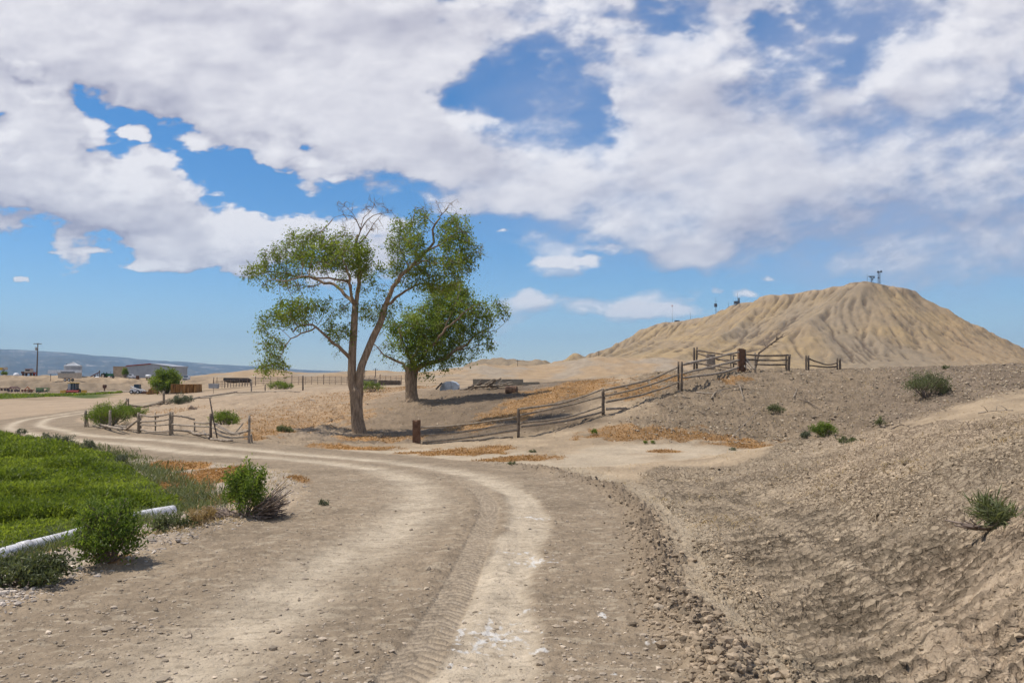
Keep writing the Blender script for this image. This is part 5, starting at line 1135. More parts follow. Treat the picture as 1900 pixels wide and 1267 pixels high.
def boulder(px, py, s, lab):
    b = G(px, py); r = empty('boulder', b, lab, 'stone', 'single stones beside the road'); g = random.Random(int(px)); m = MB(); V = []; n = 9
    prof = [(.02,-.3),(.75,-.25),(1,.1),(.85,.5),(.5,.78),(.02,.88)]
    m.lathe((0,0,0), [(a*s, h*s) for a, h in prof], n); m.v = [(x*g.uniform(.85,1.15), y*g.uniform(.85,1.15), z*g.uniform(.9,1.1)) for x, y, z in m.v]
    m.build('stone_body', simple('gray_stone', (.30,.28,.26), .9, .2, 20, bump=.01), r, True)
boulder(437, 966, .10, 'rounded gray stone lying against the dead branches of the greasewood bush')
# ------------------------------------------------------------------ the ranch beyond the bend
def pm(name, c, rough=.5, var=.1, scale=3, metal=0): return simple(name, c, rough, var, scale, metal)
C_galv = NT('galvanised_sheet', .45, .4); _n = C_galv.noise(.5, 5, .7); _w = C_galv.n('TexWave'); _w.inputs['Scale'].default_value = 1.6; _w.inputs['Distortion'].default_value = .6; C_galv.l(C_galv.co, _w.inputs[0])
C_galv.col(C_galv.mix(.35, C_galv.ramp(_n, [(.3,(.24,.26,.29)),(.65,(.42,.44,.46))]), C_galv.ramp(_w.outputs[0], [(.3,(.22,.24,.27)),(.7,(.46,.48,.5))]))); C_galv.b.inputs['Metallic'].default_value = .25; C_galv = C_galv.m
C_white = pm('white_paint', (.72,.73,.74)); C_black = pm('black_rubber', (.025,.025,.027), .8); C_glass = pm('dark_glass', (.03,.045,.06), .12, .05); C_red = pm('faded_red_paint', (.32,.05,.04), .6, .25); C_yel = pm('yellow_paint', (.62,.40,.06), .5, .15)
C_green = pm('green_paint', (.03,.14,.045), .5, .2); C_tan = pm('tan_board', (.45,.35,.24), .9, .12, 1); C_rust = pm('rusty_iron', (.14,.07,.045), .9, .3); C_roof = pm('pale_metal_roof', (.42,.44,.46), .4, .08); C_purple = pm('faded_maroon_paint', (.14,.05,.08), .7, .2)
C_cream = pm('dusty_cream_paint', (.52,.43,.33), .6, .12); C_paleg = pm('pale_green_paint', (.20,.28,.13), .7, .2); C_blue = pm('blue_gray_tarp', (.50,.56,.62), .6, .18, 2); C_conc = simple('old_concrete', (.27,.235,.18), .95, .2, 1.5, c2=(.20,.17,.13)); C_orange = pm('orange_paint', (.45,.16,.06), .7, .2)
C_hay = NT('hay_bales', .95, .05); _v = C_hay.sc((2.4,2.4,.35)); C_hay.col(C_hay.ramp(C_hay.noise(1.3, 5, .75, _v), [(.30,(.08,.045,.02)),(.50,(.26,.14,.055)),(.70,(.42,.25,.10))])); C_hay = C_hay.m
RANCH = 'farm machinery parked along the ranch yard'
def put(name, px, py, label, cat, group=None, rz=0, dmax=None):
    b = G(px, py)
    if dmax and b[1] > dmax: b = ((px-950)/F*dmax, dmax, zb((px-950)/F*dmax, dmax))
    return empty(name, (b[0], b[1], b[2]), label, cat, group, rz), b[1]/F
def wheel(parent, c, r, w, rim=C_white, axis='y'):
    t = MB().lathe(c, [(r*.8,-w/2),(r,-w*.35),(r,w*.35),(r*.8,w/2)], 20, axis).build('wheel', C_black, parent); MB().lathe(c, [(r*.5,-w*.55),(r*.5,w*.55)], 14, axis).build('rim', rim, t); return t
def ranch():
    r, k = put('utility_pole', 69, 694, 'tall wooden utility pole with one crossarm and a small transformer, above the ranch yard', 'utility pole', dmax=282)
    h = 61*k; MB().tube([(0,0,-1),(.05,0,h*.5),(.1,0,h)], [.26,.22,.16], 10).build('pole', M_dark, r, True); MB().box((.1,-.2,h-.35), (2.8,.16,.2)).build('crossarm', M_dark, r)
    for x in (-1.1,-.5,.6,1.2): MB().lathe((x+.1,-.2,h-.2), [(.06,0),(.10,.1),(.04,.25)], 8).build('insulator', C_galv, r)
    MB().lathe((-.45,-.1,h-2.6), [(.05,0),(.32,.05),(.32,1.0),(.2,1.12),(.05,1.2)], 12).build('transformer', C_galv, r, True)
    r, k = put('grain_bin', 136, 698, 'round gray galvanised grain bin with a pale conical roof', 'grain bin', dmax=284); rad = 15*k; hw = 20*k
    MB().lathe((0,0,0), [(rad,-1),(rad,hw)]+[], 32).build('wall', C_galv, r); MB().lathe((0,0,hw-.05), [(rad*1.04,0),(rad*.5,3.4*k),(rad*.14,6*k),(rad*.12,7.2*k),(.05,7.6*k)], 24).build('roof', C_roof, r)
    rb = MB()
    for i in range(24):
        a = i*math.pi/12; rb.tube([(math.cos(a)*rad*1.03, math.sin(a)*rad*1.03, hw+.06), (math.cos(a)*rad*.15, math.sin(a)*rad*.15, hw+5.9*k+.06)], .035, 4)
    rb.build('roof_ribs', C_galv, r)
    r, k = put('small_shed', 116, 697, 'little white shed with a brown lean roof peeking from behind the grain bin', 'shed', dmax=292)
    MB().box((0,6,2), (8*k,3,4.4)).build('wall', C_white, r); MB().box((-.1,6,4.3), (10*k,3.4,.35), ry=.10).build('roof', C_rust, r)
    # stock trailer
    r, k = put('horse_trailer', 127, 707.5, 'long cream stock trailer with white upper band, parked below the grain bin', 'trailer', 'farm machinery parked along the ranch yard'); L = 37*k; h0 = 1.0; H = 16*k
    MB().box((.4,0,h0+H*.32), (L,2.2,H*.64)).build('body', C_cream, r); MB().box((.4,0,h0+H*.80), (L+.02,2.22,H*.32)).build('upper_band', C_white, r); MB().box((-L/2-1.4,0,h0+H*.74), (3.2,2.1,H*.42), taper=.96).build('nose', C_white, r)
    sl = MB()
    for i in range(9): sl.box((-L/2+1.2+i*(L-2)/9+.4,-1.12,h0+H*.74), (L/13,.05,.22)); sl.box((-L/2+1.2+i*(L-2)/9+.4,-1.12,h0+H*.60), (L/13,.05,.16))
    sl.build('vent_slots', C_black, r)
    for x in (-.5,.75): wheel(r, (x,-1.0,.48), .48, .3); wheel(r, (x,1.0,.48), .48, .3)
    MB().box((.1,-1.15,1.12), (2.9,.2,.12)).build('mudguard', C_rust, r); MB().tube([(-L/2-2.6,0,h0+H*.55),(-L/2-2.6,0,.1)], .07, 6).build('jack', C_rust, r)
    # sheet metal building
    r, k = put('metal_shed', 278, 701, 'low gray corrugated metal building with red roof trim and a round red fan disc', 'metal building', dmax=290); x0, x1 = -43*k, 40*k; hl, hp, hr = 20*k, 25.5*k, 20*k
    w = MB().prism([(x0,-1.5),(x1,-1.5),(x1,hr),(2*k,hp),(x0,hl+1.5*k)], 0, 14).build('wall', C_galv, r)
    rf = MB(); rf.prism([(x0-.2,hl+1.5*k+.02),(2*k,hp+.02),(2*k,hp+.3),(x0-.2,hl+1.5*k+.3)], -.25, 14.3); rf.prism([(2*k,hp+.02),(x1+.2,hr+.02),(x1+.2,hr+.3),(2*k,hp+.3)], -.25, 14.3); rf.build('roof', C_galv, r)
    MB().prism([(x0-.2,hl+1.5*k-.05),(2*k,hp-.05),(2*k,hp+.26),(x0-.2,hl+1.5*k+.26)], -.4, -.26).build('roof_trim', C_red, r)
    MB().lathe((17*k,-.25,11*k), [(4.2*k,-.15),(4.2*k,.15)], 24, 'y').build('fan_disc', C_rust, r); MB().prism([(-6*k,-1),(-5.4*k,-1),(-5.4*k,hp-1.2),(-6*k,hp-1.6)], -.08, -.003).build('corner_strip', C_galv, r)
    MB().box((24*k,-.06,7*k), (7*k,.1,18*k)).build('door', C_roof, r)
    # clutter along the building
    r, k = put('white_pickup', 246, 701, 'small white vehicle nosed up against the left end of the metal building', 'car', dmax=280)
    MB().box((0,0,.75), (10*k,1.8,.75), taper=.95).build('body', C_white, r); MB().box((-.3,0,1.35), (5.5*k,1.6,.6), taper=.8).build('cab', C_white, r); MB().box((-.3,-.75,1.35), (4.2*k,.2,.35)).build('window', C_glass, r)
    for x in (-.6,.65):
        for y in (-.85,.85): wheel(r, (x,y,.35), .35, .22)
    r, k = put('fuel_tank', 276, 701, 'white cylindrical fuel tank on short legs beside the metal building', 'tank', dmax=278)
    MB().lathe((0,0,1.3), [(.3,-.9),(.55,-.8),(.55,.8),(.3,.9)], 16, 'x').build('tank_body', C_white, r, True)
    for x in (-.5,.5): MB().box((x,0,.4), (.12,.8,.9)).build('leg', C_rust, r)
    r, k = put('oil_drum', 256, 701, 'rusty dark drum standing between the white vehicle and the fuel tank', 'drum', dmax=279); MB().lathe((0,0,-.1), [(.55,0),(.58,.1),(.55,.5),(.58,.95),(.55,1.35)], 16).build('drum_body', C_rust, r)
    r, k = put('red_harrow', 293, 702, 'low faded red farm implement in front of the fan disc', 'farm implement', dmax=270)
    m = MB(); m.box((0,0,.45), (2.0,.2,.2)); m.box((0,.8,.45), (2.0,.2,.2)); m.box((0,.4,.7), (.2,1.3,.2), rx=.2); m.build('frame', C_red, r)
    for x in (-.8,-.3,.3,.8): MB().lathe((x,-.1,.25), [(.05,-.05),(.3,0),(.05,.05)], 12, 'x').build('disc', C_red, r)
    # tan low wall, green tractor, elevator
    r, k = put('tan_shed', 213, 700, 'low plain tan farm building between the tractor and the dark tree', 'shed', dmax=292); MB().box((0,6,1.6), (25*k,5,4.4)).build('wall', C_tan, r); MB().box((0,6,3.9), (25.6*k,5.4,.18)).build('roof', C_tan, r)
    r, k = put('green_tractor', 200, 701, 'old green tractor seen from the side with large pale-hubbed rear wheel', 'tractor', RANCH, dmax=278); 
    wheel(r, (-1.1,-.8,.85), .85, .45, C_cream); wheel(r, (-1.1,.8,.85), .85, .45, C_cream); wheel(r, (1.7,-.6,.45), .45, .25, C_cream); wheel(r, (1.7,.6,.45), .45, .25, C_cream)
    m = MB(); m.box((.9,0,1.25), (2.3,.8,.75), taper=.9); m.box((-.6,0,1.0), (1.4,.8,.6)); m.box((-1.1,-.62,1.65), (1.5,.45,.14)); m.box((-1.1,.62,1.65), (1.5,.45,.14)); m.build('body', C_green, r)
    MB().tube([(1.1,0,1.6),(1.1,0,2.3)], .05, 8).build('exhaust', C_rust, r); s = MB(); s.box((-1.0,0,1.6), (.5,.5,.12)); s.box((-1.25,0,1.85), (.1,.5,.5)); s.build('seat', C_green, r); MB().lathe((-.3,0,1.95), [(.25,-.03),(.25,.03)], 14, 'x').build('steering_wheel', C_black, r)
    for px, lab, x1, z1 in ((177, 'rusty slanted grain elevator standing left of the green tractor', 1.2, 1.7),):
        r, k = put('grain_elevator', px, 699, lab, 'farm implement', RANCH, dmax=282); m = MB(); m.tube([(-1.6,0,.3),(1.6,0,2.0)], .16, 6); m.tube([(-1.6,.4,.3),(1.6,.4,2.0)], .12, 6); m.tube([(0,0,1.1),(0,0,0)], .08, 6); m.tube([(1.0,0,1.6),(.7,0,0)], .08, 6); m.build('frame', C_rust, r); wheel(r, (.1,-.2,.35), .35, .15, C_rust)
    r, k = put('fence_post', 185, 700, 'thick dark post standing right behind the green tractor', 'post', 'single posts along the upper road', dmax=280); MB().tube([(0,0,-.3),(0,0,2.6)], .16, 8).build('post_body', M_dark, r)
    r, k = put('white_boulder', 181, 701, 'low white heap at the foot of the dark post by the tractor', 'heap', dmax=279); MB().lathe((0,0,-.1), [(1.0,0),(.9,.25),(.5,.5),(.1,.6)], 9).build('heap_body', C_white, r, True)
    # flatbed truck near the pole
    r, k = put('old_truck', 54, 694, 'old brown flatbed truck with a tan cab near the utility pole', 'truck', RANCH, dmax=281)
    MB().box((0,0,1.0), (4.2,2.0,.35)).build('chassis', C_rust, r); MB().box((.1,0,1.75), (2.2,1.9,1.2), taper=.85).build('cab', C_cream, r); MB().box((.1,-.9,1.95), (1.5,.12,.5)).build('window', C_glass, r); MB().box((.1,0,2.42), (2.0,1.8,.12)).build('cab_roof', C_red, r); MB().box((-1.6,0,1.3), (1.1,1.8,.5)).build('hood', C_rust, r)
    for x in (-1.4,1.3):
        for y in (-.9,.9): wheel(r, (x,y,.45), .45, .28, C_rust)
    r, k = put('red_implement', 66, 694, 'upright red farm implement leaning against the foot of the utility pole', 'farm implement', RANCH, dmax=280); m = MB(); m.box((0,0,.8), (.9,.2,.15)); m.tube([(-.5,0,0),(-.2,0,1.7)], .09, 6); m.tube([(.5,0,0),(.2,0,1.5)], .09, 6); m.tube([(-.6,0,1.1),(.6,0,1.2)], .08, 6); m.build('frame', C_red, r)
    r, k = put('yellow_loader', 4, 689, 'yellow loader with pale cab half cut off at the left frame edge', 'loader', RANCH, dmax=284); MB().box((-.4,0,.9), (2.0,1.6,.9)).build('body', C_yel, r); MB().box((.9,.1,1.0), (1.3,1.4,.9), taper=.85).build('cab', C_cream, r)
    for x in (-1,.9): wheel(r, (x,-.8,.4), .4, .3)
    r, k = put('white_dome_tank', 31, 691, 'small white domed tank on the crest left of the brown truck', 'tank', dmax=283); MB().lathe((0,0,-.3), [(1.0,0),(1.0,.6),(.8,1.0),(.4,1.25),(.05,1.3)], 18).build('dome', C_white, r, True)
    # white pickup on the track
    r, k = put('white_van', 344, 706.5, 'white van with dark windscreen facing the camera on the track right of the building', 'van', dmax=280, rz=R(12))
    MB().box((0,1.5,.75), (1.95,4.4,.85), taper=.97).build('body', C_white, r); MB().box((0,1.9,1.5), (1.8,3.2,.75), taper=.86).build('cab', C_white, r); MB().box((0,.28,1.5), (1.5,.08,.52), rx=-.25).build('windscreen', C_glass, r); MB().box((0,-.72,.72), (1.5,.06,.24)).build('grille', C_black, r); MB().box((0,-.76,.42), (1.9,.1,.16)).build('bumper', C_galv, r)
    for x in (-.72,.72): MB().lathe((x,-.74,.75), [(.12,-.05),(.12,.05)], 12, 'y').build('headlight', C_glass, r)
    for x in (-.85,.85):
        for y in (.2,2.9): wheel(r, (x,y,.36), .36, .22, C_galv, 'x')
    # implements on the far green strip
    def impl(px, py, mat, lab, kind):
        r, k = put('farm_implement', px, py, lab, 'farm implement', RANCH); m = MB()
        if kind == 'arch':
            for s in (-1,1): m.tube([(s*1.7,0,0),(s*1.5,0,1.1),(s*.9,0,1.5)], .09, 6); m.tube([(s*.9,0,0),(s*.7,0,.8),(0,0,1.0)], .07, 6)
            m.tube([(-1.0,0,1.5),(1.0,0,1.45)], .12, 6); m.tube([(-1.8,.5,1.2),(1.7,.5,1.0)], .09, 6)
        elif kind == 'peak':
            m.box((0,0,.55), (3.6,.5,.25)); m.tube([(-.9,0,.6),(0,0,1.5),(.9,0,.7)], .12, 6); m.tube([(0,0,1.5),(.1,.7,.6)], .09, 6)
        elif kind == 'rake':
            m.box((0,0,.8), (3.8,.2,.2)); m.box((0,.7,.9), (3.8,.2,.2))
        else:
            m.box((0,0,1.25), (3.6,.2,.3)); m.box((0,.9,1.2), (3.6,.2,.2))
            for x in (-1.6,-.2,1.5): m.box((x,0,.7), (.25,.3,1.2)); m.box((x,.9,.7), (.2,.2,1.2))
            m.box((-.8,.3,.75), (1.2,.8,.7))
        m.build('frame', mat, r)
        for x in (-1.4,-.5,.5,1.3): wheel(r, (x,-.25,.36), .36, .12, mat)
    impl(7, 726, C_rust, 'dark rusty hay rake at the left frame edge on the far green strip', 'rake'); impl(26, 727, C_purple, 'arched maroon farm implement on the far green strip', 'arch'); impl(51, 727, C_orange, 'orange peaked farm implement between the maroon and the green one', 'peak'); impl(78, 728, C_paleg, 'pale green farm implement frame right of the orange peaked one', 'frame')
    r, k = put('swather', 134, 728.5, 'cab machine with dark windows and yellow roof on a red header, below the trailer', 'swather', RANCH)
    MB().box((-.85,.6,1.7), (.8,1.6,1.9)).build('side_panel', C_galv, r); MB().box((.25,.6,1.75), (1.9,1.5,2.0)).build('cab', C_glass, r); MB().box((.0,.6,2.85), (3.0,1.7,.18)).build('cab_roof', C_yel, r); m = MB()
    m.box((0,-.4,.55), (4.4,.5,.5)); m.tube([(-2.2,-.7,.35),(2.2,-.7,.35)], .28, 8); m.build('header', C_red, r); m = MB()
    for x in (-.62,.3,1.12): m.box((x,-.17,1.75), (.07,.05,1.9))
    m.build('window_frames', C_galv, r)
    for x in (-1.5,1.5): wheel(r, (x,.8,.6), .6, .4, C_yel)
    for px, lab in ((117, 'pale yellow box at the left end of the red header'), (156, 'pale yellow box at the right end of the red header')):
        r, k = put('yellow_box', px, 729.5, lab, 'box', 'yellow boxes beside the red header'); m = MB(); m.box((0,0,.42), (1.45,.6,.75), taper=.92); m.box((0,0,.84), (1.5,.7,.1)); m.build('box_body', C_yel, r)
    r, k = put('skid_steer', 254, 730.5, 'small white skid steer loader with black cab and wheels, front bucket lowered', 'skid steer loader', RANCH)
    MB().box((-.3,0,.8), (1.9,1.2,.7)).build('body', C_white, r); MB().box((.1,0,1.55), (1.2,1.1,1.0), taper=.9).build('cab', C_glass, r); m = MB(); m.tube([(-1.1,-.65,1.6),(1.4,-.65,.7),(1.6,-.65,.3)], .11, 6); m.tube([(-1.1,.65,1.6),(1.4,.65,.7),(1.6,.65,.3)], .11, 6); m.build('arm', C_white, r); MB().box((1.75,0,.28), (.35,1.5,.45), ry=.3).build('bucket', C_rust, r)
    for x in (-.85,.55):
        for y in (-.7,.7): wheel(r, (x,y,.4), .4, .25)
    r, k = put('barrel', 194, 724, 'dark rusty barrel upright against the dirt bank below the tractor', 'barrel', dmax=255); MB().lathe((0,0,0), [(.2,-.4),(.15,.5),(.5,.7),(.62,1.3),(.5,1.7)], 12).build('barrel_body', C_rust, r)
    r, k = put('steel_pipe', 202, 728.3, 'long pale pipe lying on timbers along the far edge of the dirt yard', 'pipe'); MB().tube([(-42*k,0,.32),(0,0,.36),(43*k,-1,.30)], .13, 8).build('pipe_body', C_cream, r)
    for x in (-38,-12,14,40): MB().box((x*k,0,.08), (.3,1.2,.24)).build('timber', M_dark, r)
    r, k = put('timber_beam', 271, 730.5, 'rusty brown beam on the ground just right of the skid steer', 'beam'); MB().box((0,0,.22), (15*k,.5,.45)).build('beam_body', C_rust, r)
    # stacked hay
    r, k = put('hay_stack', 346, 729, 'long orange-brown stack of old hay bales behind the round bush', 'hay stack'); n = 12; 
    for i in range(22): MB().box(((-23.5+47*(i+.5)/22)*k, random.uniform(-.2,.2), 8.2*k), (2.2*k*random.uniform(.9,1.02), 2.4, 16.5*k*random.uniform(.92,1.03)), ry=random.uniform(-.035,.035), taper=random.uniform(.9,1)).build('bale', C_hay, r)
    r, k = put('hay_bale', 285, 731, 'loose broken orange hay bale left of the round bush', 'hay bale'); m = MB(); m.box((0,0,.5), (2.2,1.4,1.1), taper=.85, rz=.3); m.tube([(-1.5,0,0),(-.3,.2,1.5)], .16, 6); m.build('bale_body', C_hay, r)
    # round bush and dark tree
    bush(308, 730.5, 4.9, 4.5, 'large round bright green bush at the yard edge in front of the metal building', M_bleaf, 4200, .38, name='large_bush', group='trees around the ranch yard', stems=40, seed=8, up=.7)
    b = G(232, 701); bush(232, 701, 2.3, 3.6, 'dark green bushy tree against the left wall of the metal building', M_bleaf, 1800, .26, name='bushy_tree', group='trees around the ranch yard', stems=26, at=((232-950)/F*281, 281), cat='tree')
    bush(9, 690, 2.4, 2.0, 'dark green bush behind the yellow loader at the left frame edge', M_bleaf, 900, .24, group='trees around the ranch yard', stems=18, at=((9-950)/F*286, 286))
    bush(323, 704, 1.6, .8, 'low dark brush at the right wall of the metal building', M_bleaf, 400, .2, group='trees around the ranch yard', stems=14, at=((323-950)/F*284, 284))
ranch()
M_corral = simple('rusty_corral_pipe', (.23,.165,.12), .8, .3, 9)
def corral():
    """pipe corral, feed shade and far poles"""
    A = [(396,713,150),(470,713,151),(560,715,148),(640,717,142),(700,718.5,136),(745,719.5,131)]
    pts = smooth_poly([P(px, py, d) for px, py, d in A], 10); L = np.concatenate([[0], np.cumsum(np.linalg.norm(np.diff(pts[:,:2], axis=0), axis=1))]); n = 30
    r = empty('pipe_corral', tuple(pts[0]), 'long rusty pipe corral fence with many thin posts, crossing the flat behind the trees', 'corral fence'); o = Vector(pts[0]); q = []
    for s in np.linspace(0, L[-1], n): x, y = np.interp(s, L, pts[:,0]), np.interp(s, L, pts[:,1]); q.append(Vector((x, y, zg(x, y)))-o)
    for i, v in enumerate(q): MB().tube([v-Vector((0,0,.3)), v+Vector((0,0,1.5 if i % 5 else 1.75))], (.05 if i % 5 else .08), 6).build('post', M_corral, r)
    for h in (.45,.8,1.15,1.45): MB().tube([v+Vector((0,0,h)) for v in q], .028, 5, False).build('rail', M_corral, r)
    st = MB()
    for a, b in zip(q[:-1], q[1:]):
        for t in (.2,.4,.6,.8): p = a.lerp(b, t); st.tube([p+Vector((0,0,.2)), p+Vector((0,0,1.45))], .018, 4, False)
    st.build('pickets', M_corral, r)
    b = P(441, 713, 162); r = empty('cattle_shelter', (b[0], b[1], zg(b[0], b[1])), 'long low black-roofed feed shade behind the pipe corral', 'shade shelter'); k = 162/F
    MB().box((0,0,1.6), (46*k,2.4,.55), rx=-.2).build('roof', C_black, r)
    for x in (-21,-10,0,11,21):
        for y in (-.9,.9): MB().tube([(x*k,y,-.3),(x*k,y,1.5)], .08, 6).build('leg', M_pipe_d, r)
    b = P(397, 714, 146); r = empty('stock_tank', (b[0], b[1], zg(b[0], b[1])), 'gray metal stock tank at the left end of the pipe corral', 'tank'); MB().box((0,0,.5), (1.5,1.2,.8), taper=1.05).build('tank_body', C_galv, r); MB().box((0,0,.92), (1.6,1.3,.06)).build('tank_rim', C_galv, r)
    for px, d, lb in ((396.5,156,'left one of two thin steel poles at the left end of the pipe corral'),(402.5,158,'right one of two thin steel poles at the left end of the pipe corral')):
        b = P(px, 712, d); r = empty('thin_pole', (b[0], b[1], zg(b[0], b[1])), lb, 'pole', 'twin poles at the corral end'); MB().tube([(0,0,-.3),(0,0,2.5)], .06, 6).build('pole_body', M_pipe_d, r)
    # weathered plank windbreak at the right of the corral
    for px0, px1, py, hh, mt, lab, nm in ((650,700,717.5,1.0,C_conc,'low gray plank windbreak joining the pipe corral behind the tall elm','windbreak'),(702,744,718.5,.75,M_dark,'long low dark feed bunk left of the short elm','feed_bunk')):
        a = P(px0, py, 128); b = P(px1, py, 128); x = (a[0]+b[0])/2; r = empty(nm, (x, 128, zg(x, 128)), lab, nm.replace('_', ' ')); w = b[0]-a[0]; m = MB(); nn = 14
        for i in range(nn): m.box((-w/2+(i+.5)*w/nn, 0, hh/2), (w/nn*.95, .12, hh*random.uniform(.93,1.05)))
        m.build('planks', mt, r); MB().box((0,-.1,hh*.7), (w,.08,.12)).build('rail', mt, r)
    # far utility poles
    for px, py, top, d, lab in ((697,705,683,330,'distant power pole on the flat, seen between the two elms'),(677,706,686,350,'distant power pole just right of the tall elm trunk'),(960.5,687,667,430,'distant power pole on the low badland ridge'),(922,698,687,400,'short distant power pole on the pale slope left of the ridge pole'),(1111,672,651,520,'distant power pole on the left foot of the butte'),(1057,680,668,560,'small distant power pole at the far left foot of the butte')):
        x = (px-950)/F*d; z = P(px, py, d)[2]; r = empty('power_pole', (x, d, z), lab, 'power pole', 'distant power poles'); h = (py-top)/F*d; MB().tube([(0,0,-4),(0,0,h)], [.22,.16], 6).build('pole', M_dark, r); MB().box((0,0,h-.6), (2.2,.18,.2)).build('crossarm', M_dark, r)
corral()
def yard_stuff():
    """white tank end, concrete trough and log heap on the rise"""
    d = 57.5
    def base(px, py, dd=0): x, y, z = P(px, py, d+dd); return (x, y, zg(x, y))
    b = base(832, 721); r = empty('tarp_covered_tank', b, 'rounded pale blue-white tank with a dark slanted board, left of the concrete trough', 'tank'); k = d/F
    m = MB(); pr = [(-16*k,-.2),(17*k,-.2),(17*k,8*k),(12*k,13*k),(4*k,15*k),(-4*k,14.4*k),(-11*k,11*k),(-16*k,3*k)]; m.prism(pr, 0, 2.2); m.build('tank_body', C_blue, r)
    s = MB(); s.tube([(-7*k,-.03,0),(-8.5*k,-.03,13*k)], .03, 5); s.tube([(6*k,-.03,0),(4*k,-.03,14.6*k)], .02, 5); s.build('seam', C_galv, r); MB().box((-17*k,-.15,6*k), (.09,.5,16*k), ry=.75).build('board', M_dark, r)
    b = base(925, 720, .8); r = empty('concrete_trough', b, 'long low gray concrete trough behind the log heap', 'trough'); m = MB(); w = 150*k; H = 14*k
    m.box((0,0,H/2-.2), (w*.62,.14,H+.4)); m.box((0,1.1,H/2-.2), (w*.62,.14,H+.4)); m.build('side_wall', C_conc, r); MB().box((w*.40,.1,H*.30), (w*.22,.9,H*.62)).build('end_block', C_conc, r); MB().box((-w*.31,.5,H/2), (.14,1.2,H*1.02)).build('end_wall', C_conc, r)
    g = random.Random(12); labs = ['thick gray trunk section lying at the left end of the log heap','dark split log under the left end of the heap','long gray pole laid across the heap','short pale stick leaning up from the heap','curved whitish branch standing up from the middle of the heap','dark middle log of the heap','thin gray log poking right out of the heap','pale broken stick at the foot of the heap',
      'crooked brown limb on top of the heap','gray limb lying flat at the right end of the heap','small splintered log in front of the heap','dark twisted root piece in the heap','straight pale pole slanting over the concrete trough','short thick dark log behind the pale sticks','thin bent twig hanging over the right end']
    spec = [(853,727,886,721,6),(868,728,895,723,5),(880,724,925,720,3.5),(884,727,893,716,2),(882,724,896,711,1.8),(893,725,925,721,5),(915,724,950,722,3),(905,728,922,727,2.5),(898,719,930,716,3.5),(925,727,952,723,3.5),(915,729,932,724,3),(900,724,918,715,4),(918,722,932,708,1.8),(903,721,920,722,5),(935,724,956,728,2)]
    for i, (xa, ya, xb, yb, w) in enumerate(spec):
        dd = d-1.2-.9*(i % 4)/3; a = Vector(P(xa, ya, dd)); e = Vector(P(xb, yb, dd+g.uniform(-.3,.4))); a.z = max(a.z, zg(a.x,a.y)+.02); e.z = max(e.z, zg(e.x,e.y)+.03); rad = w/F*dd/2; a.z += .05+.10*(i % 4); e.z += .04+.13*((i*3) % 5)
        r = empty('log', tuple(a), labs[i], 'log', 'logs and limbs in the heap by the trough'); m = MB(); q = [Vector((0,0,0)).lerp(e-a, t/5)+Vector((g.uniform(-1,1),g.uniform(-1,1),g.uniform(-1,1)))*rad*.7*(t not in (0,5)) for t in range(6)]; m.tube(q, [rad*(1-.08*t)*g.uniform(.85,1.1) for t in range(6)], 8, True, .08); m.build('log_body', (M_gray, M_dark, M_wood)[i % 3], r, True)
    g2 = G(952, 729); r = empty('log', g2, 'short fat reddish-brown log with a dark cut end, right of the heap', 'log'); MB().tube([(-.45,.1,.22),(.25,-.1,.20)], [.24,.25], 12).build('log_body', simple('reddish_bark', (.27,.16,.10), .9, .25, 9), r); t = MB().tube([(.25,-.1,.20),(.27,-.105,.20)], [.22,.22], 12).build('cut_end', M_dark, r)
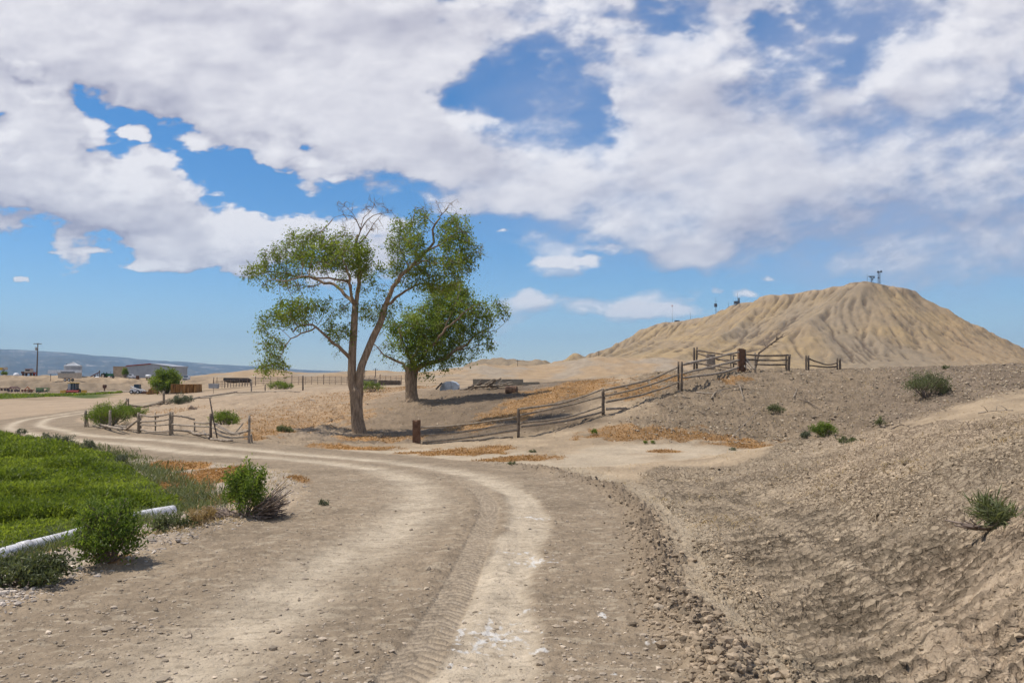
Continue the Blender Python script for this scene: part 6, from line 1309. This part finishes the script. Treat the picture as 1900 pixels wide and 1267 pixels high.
    # earth heap
yard_stuff()
def antennas():
    S = [(1248,32,1,'tall thin mast on the left shoulder of the butte, leftmost of the masts'),(1282,12,0,'very short mast second from the left on the butte shoulder'),(1329,30,2,'mast with a box halfway up, where the butte shoulder steps up'),(1353,9,0,'tiny mast between two tall ones on the butte shoulder'),(1370,22,3,'tall mast with a broad foot just left of the flat crest'),
         (1612,13,0,'thin mast left of the lattice tower on the butte summit'),(1620,12,4,'low lattice tower with a platform of dishes on the butte summit'),(1634,23,5,'tallest summit tower carrying drum dishes at its top')]
    for px, hpx, kind, lab in S:
        x, y, z = skyline_point(px); h = hpx/F*y; r = empty('radio_mast', (x, y, z), lab, 'radio mast', 'radio masts on the butte'); w = .16 if kind < 4 else .2
        MB().tube([(0,0,-1),(0,0,h)], [w,w*.5], 6).build('mast', C_steel, r)
        if kind == 1: MB().box((0,0,h-1), (1.1,.8,1.2)).build('antenna_head', C_red, r); MB().box((5,0,.8), (5,3,1.8)).build('equipment_hut', C_steel, r)
        if kind == 2: MB().box((0,0,h*.5), (2.4,2,3.2)).build('antenna_box', C_steel, r); MB().tube([(.6,0,0),(.6,0,h*.75)], .1, 5).build('side_pole', C_steel, r)
        if kind == 3:
            m = MB(); m.box((-.8,0,1.2), (5,2.5,2.6)); m.box((1.2,0,h*.35), (1.2,1,h*.3)); m.build('equipment_hut', C_steel, r)
        if kind >= 4:
            m = MB()
            for a, b in ((-1,-1),(1,-1),(1,1),(-1,1)): m.tube([(a*.9,b*.9,-1),(a*.6,b*.6,h)], .08, 5)
            for j in range(4): m.tube([(-.9,-.9,h*j/4),(.9,-.8,h*(j+1)/4)], .06, 4); m.tube([(.9,-.9,h*j/4),(-.9,-.8,h*(j+1)/4)], .06, 4)
            m.build('lattice', C_steel, r)
            if kind == 4: MB().box((0,0,h*.92), (4.6,2,.35)).build('platform', C_steel, r)
            for j, (dx, dz, rr) in enumerate(((-1.5,.80,.6),(1.3,.70,.6),(.2,.45,.5)) if kind == 4 else ((-1.1,.92,.9),(1.1,.95,.8),(-.9,.45,.6))): MB().lathe((dx,-1.4,h*dz), [(rr,-.3),(rr,.3)], 14, 'y').build('dish', C_steel, r)
C_steel = pm('dark_painted_steel', (.085,.09,.10), .6, .1)
antennas()
# ------------------------------------------------------------------ the air
def haze():
    m = bpy.data.materials.new('air'); m.use_nodes = True; t = m.node_tree; t.nodes.remove(t.nodes['Principled BSDF'])
    v = t.nodes.new('ShaderNodeVolumePrincipled'); v.inputs['Color'].default_value = (.46,.71,1,1); v.inputs['Density'].default_value = 8e-5; v.inputs['Anisotropy'].default_value = 0
    t.links.new(v.outputs[0], t.nodes['Material Output'].inputs['Volume'])
    b = MB().box((0,0,EYE+250), (33000,33000,1240)); o = b.build('haze', m); o['kind'] = 'stuff'
haze()
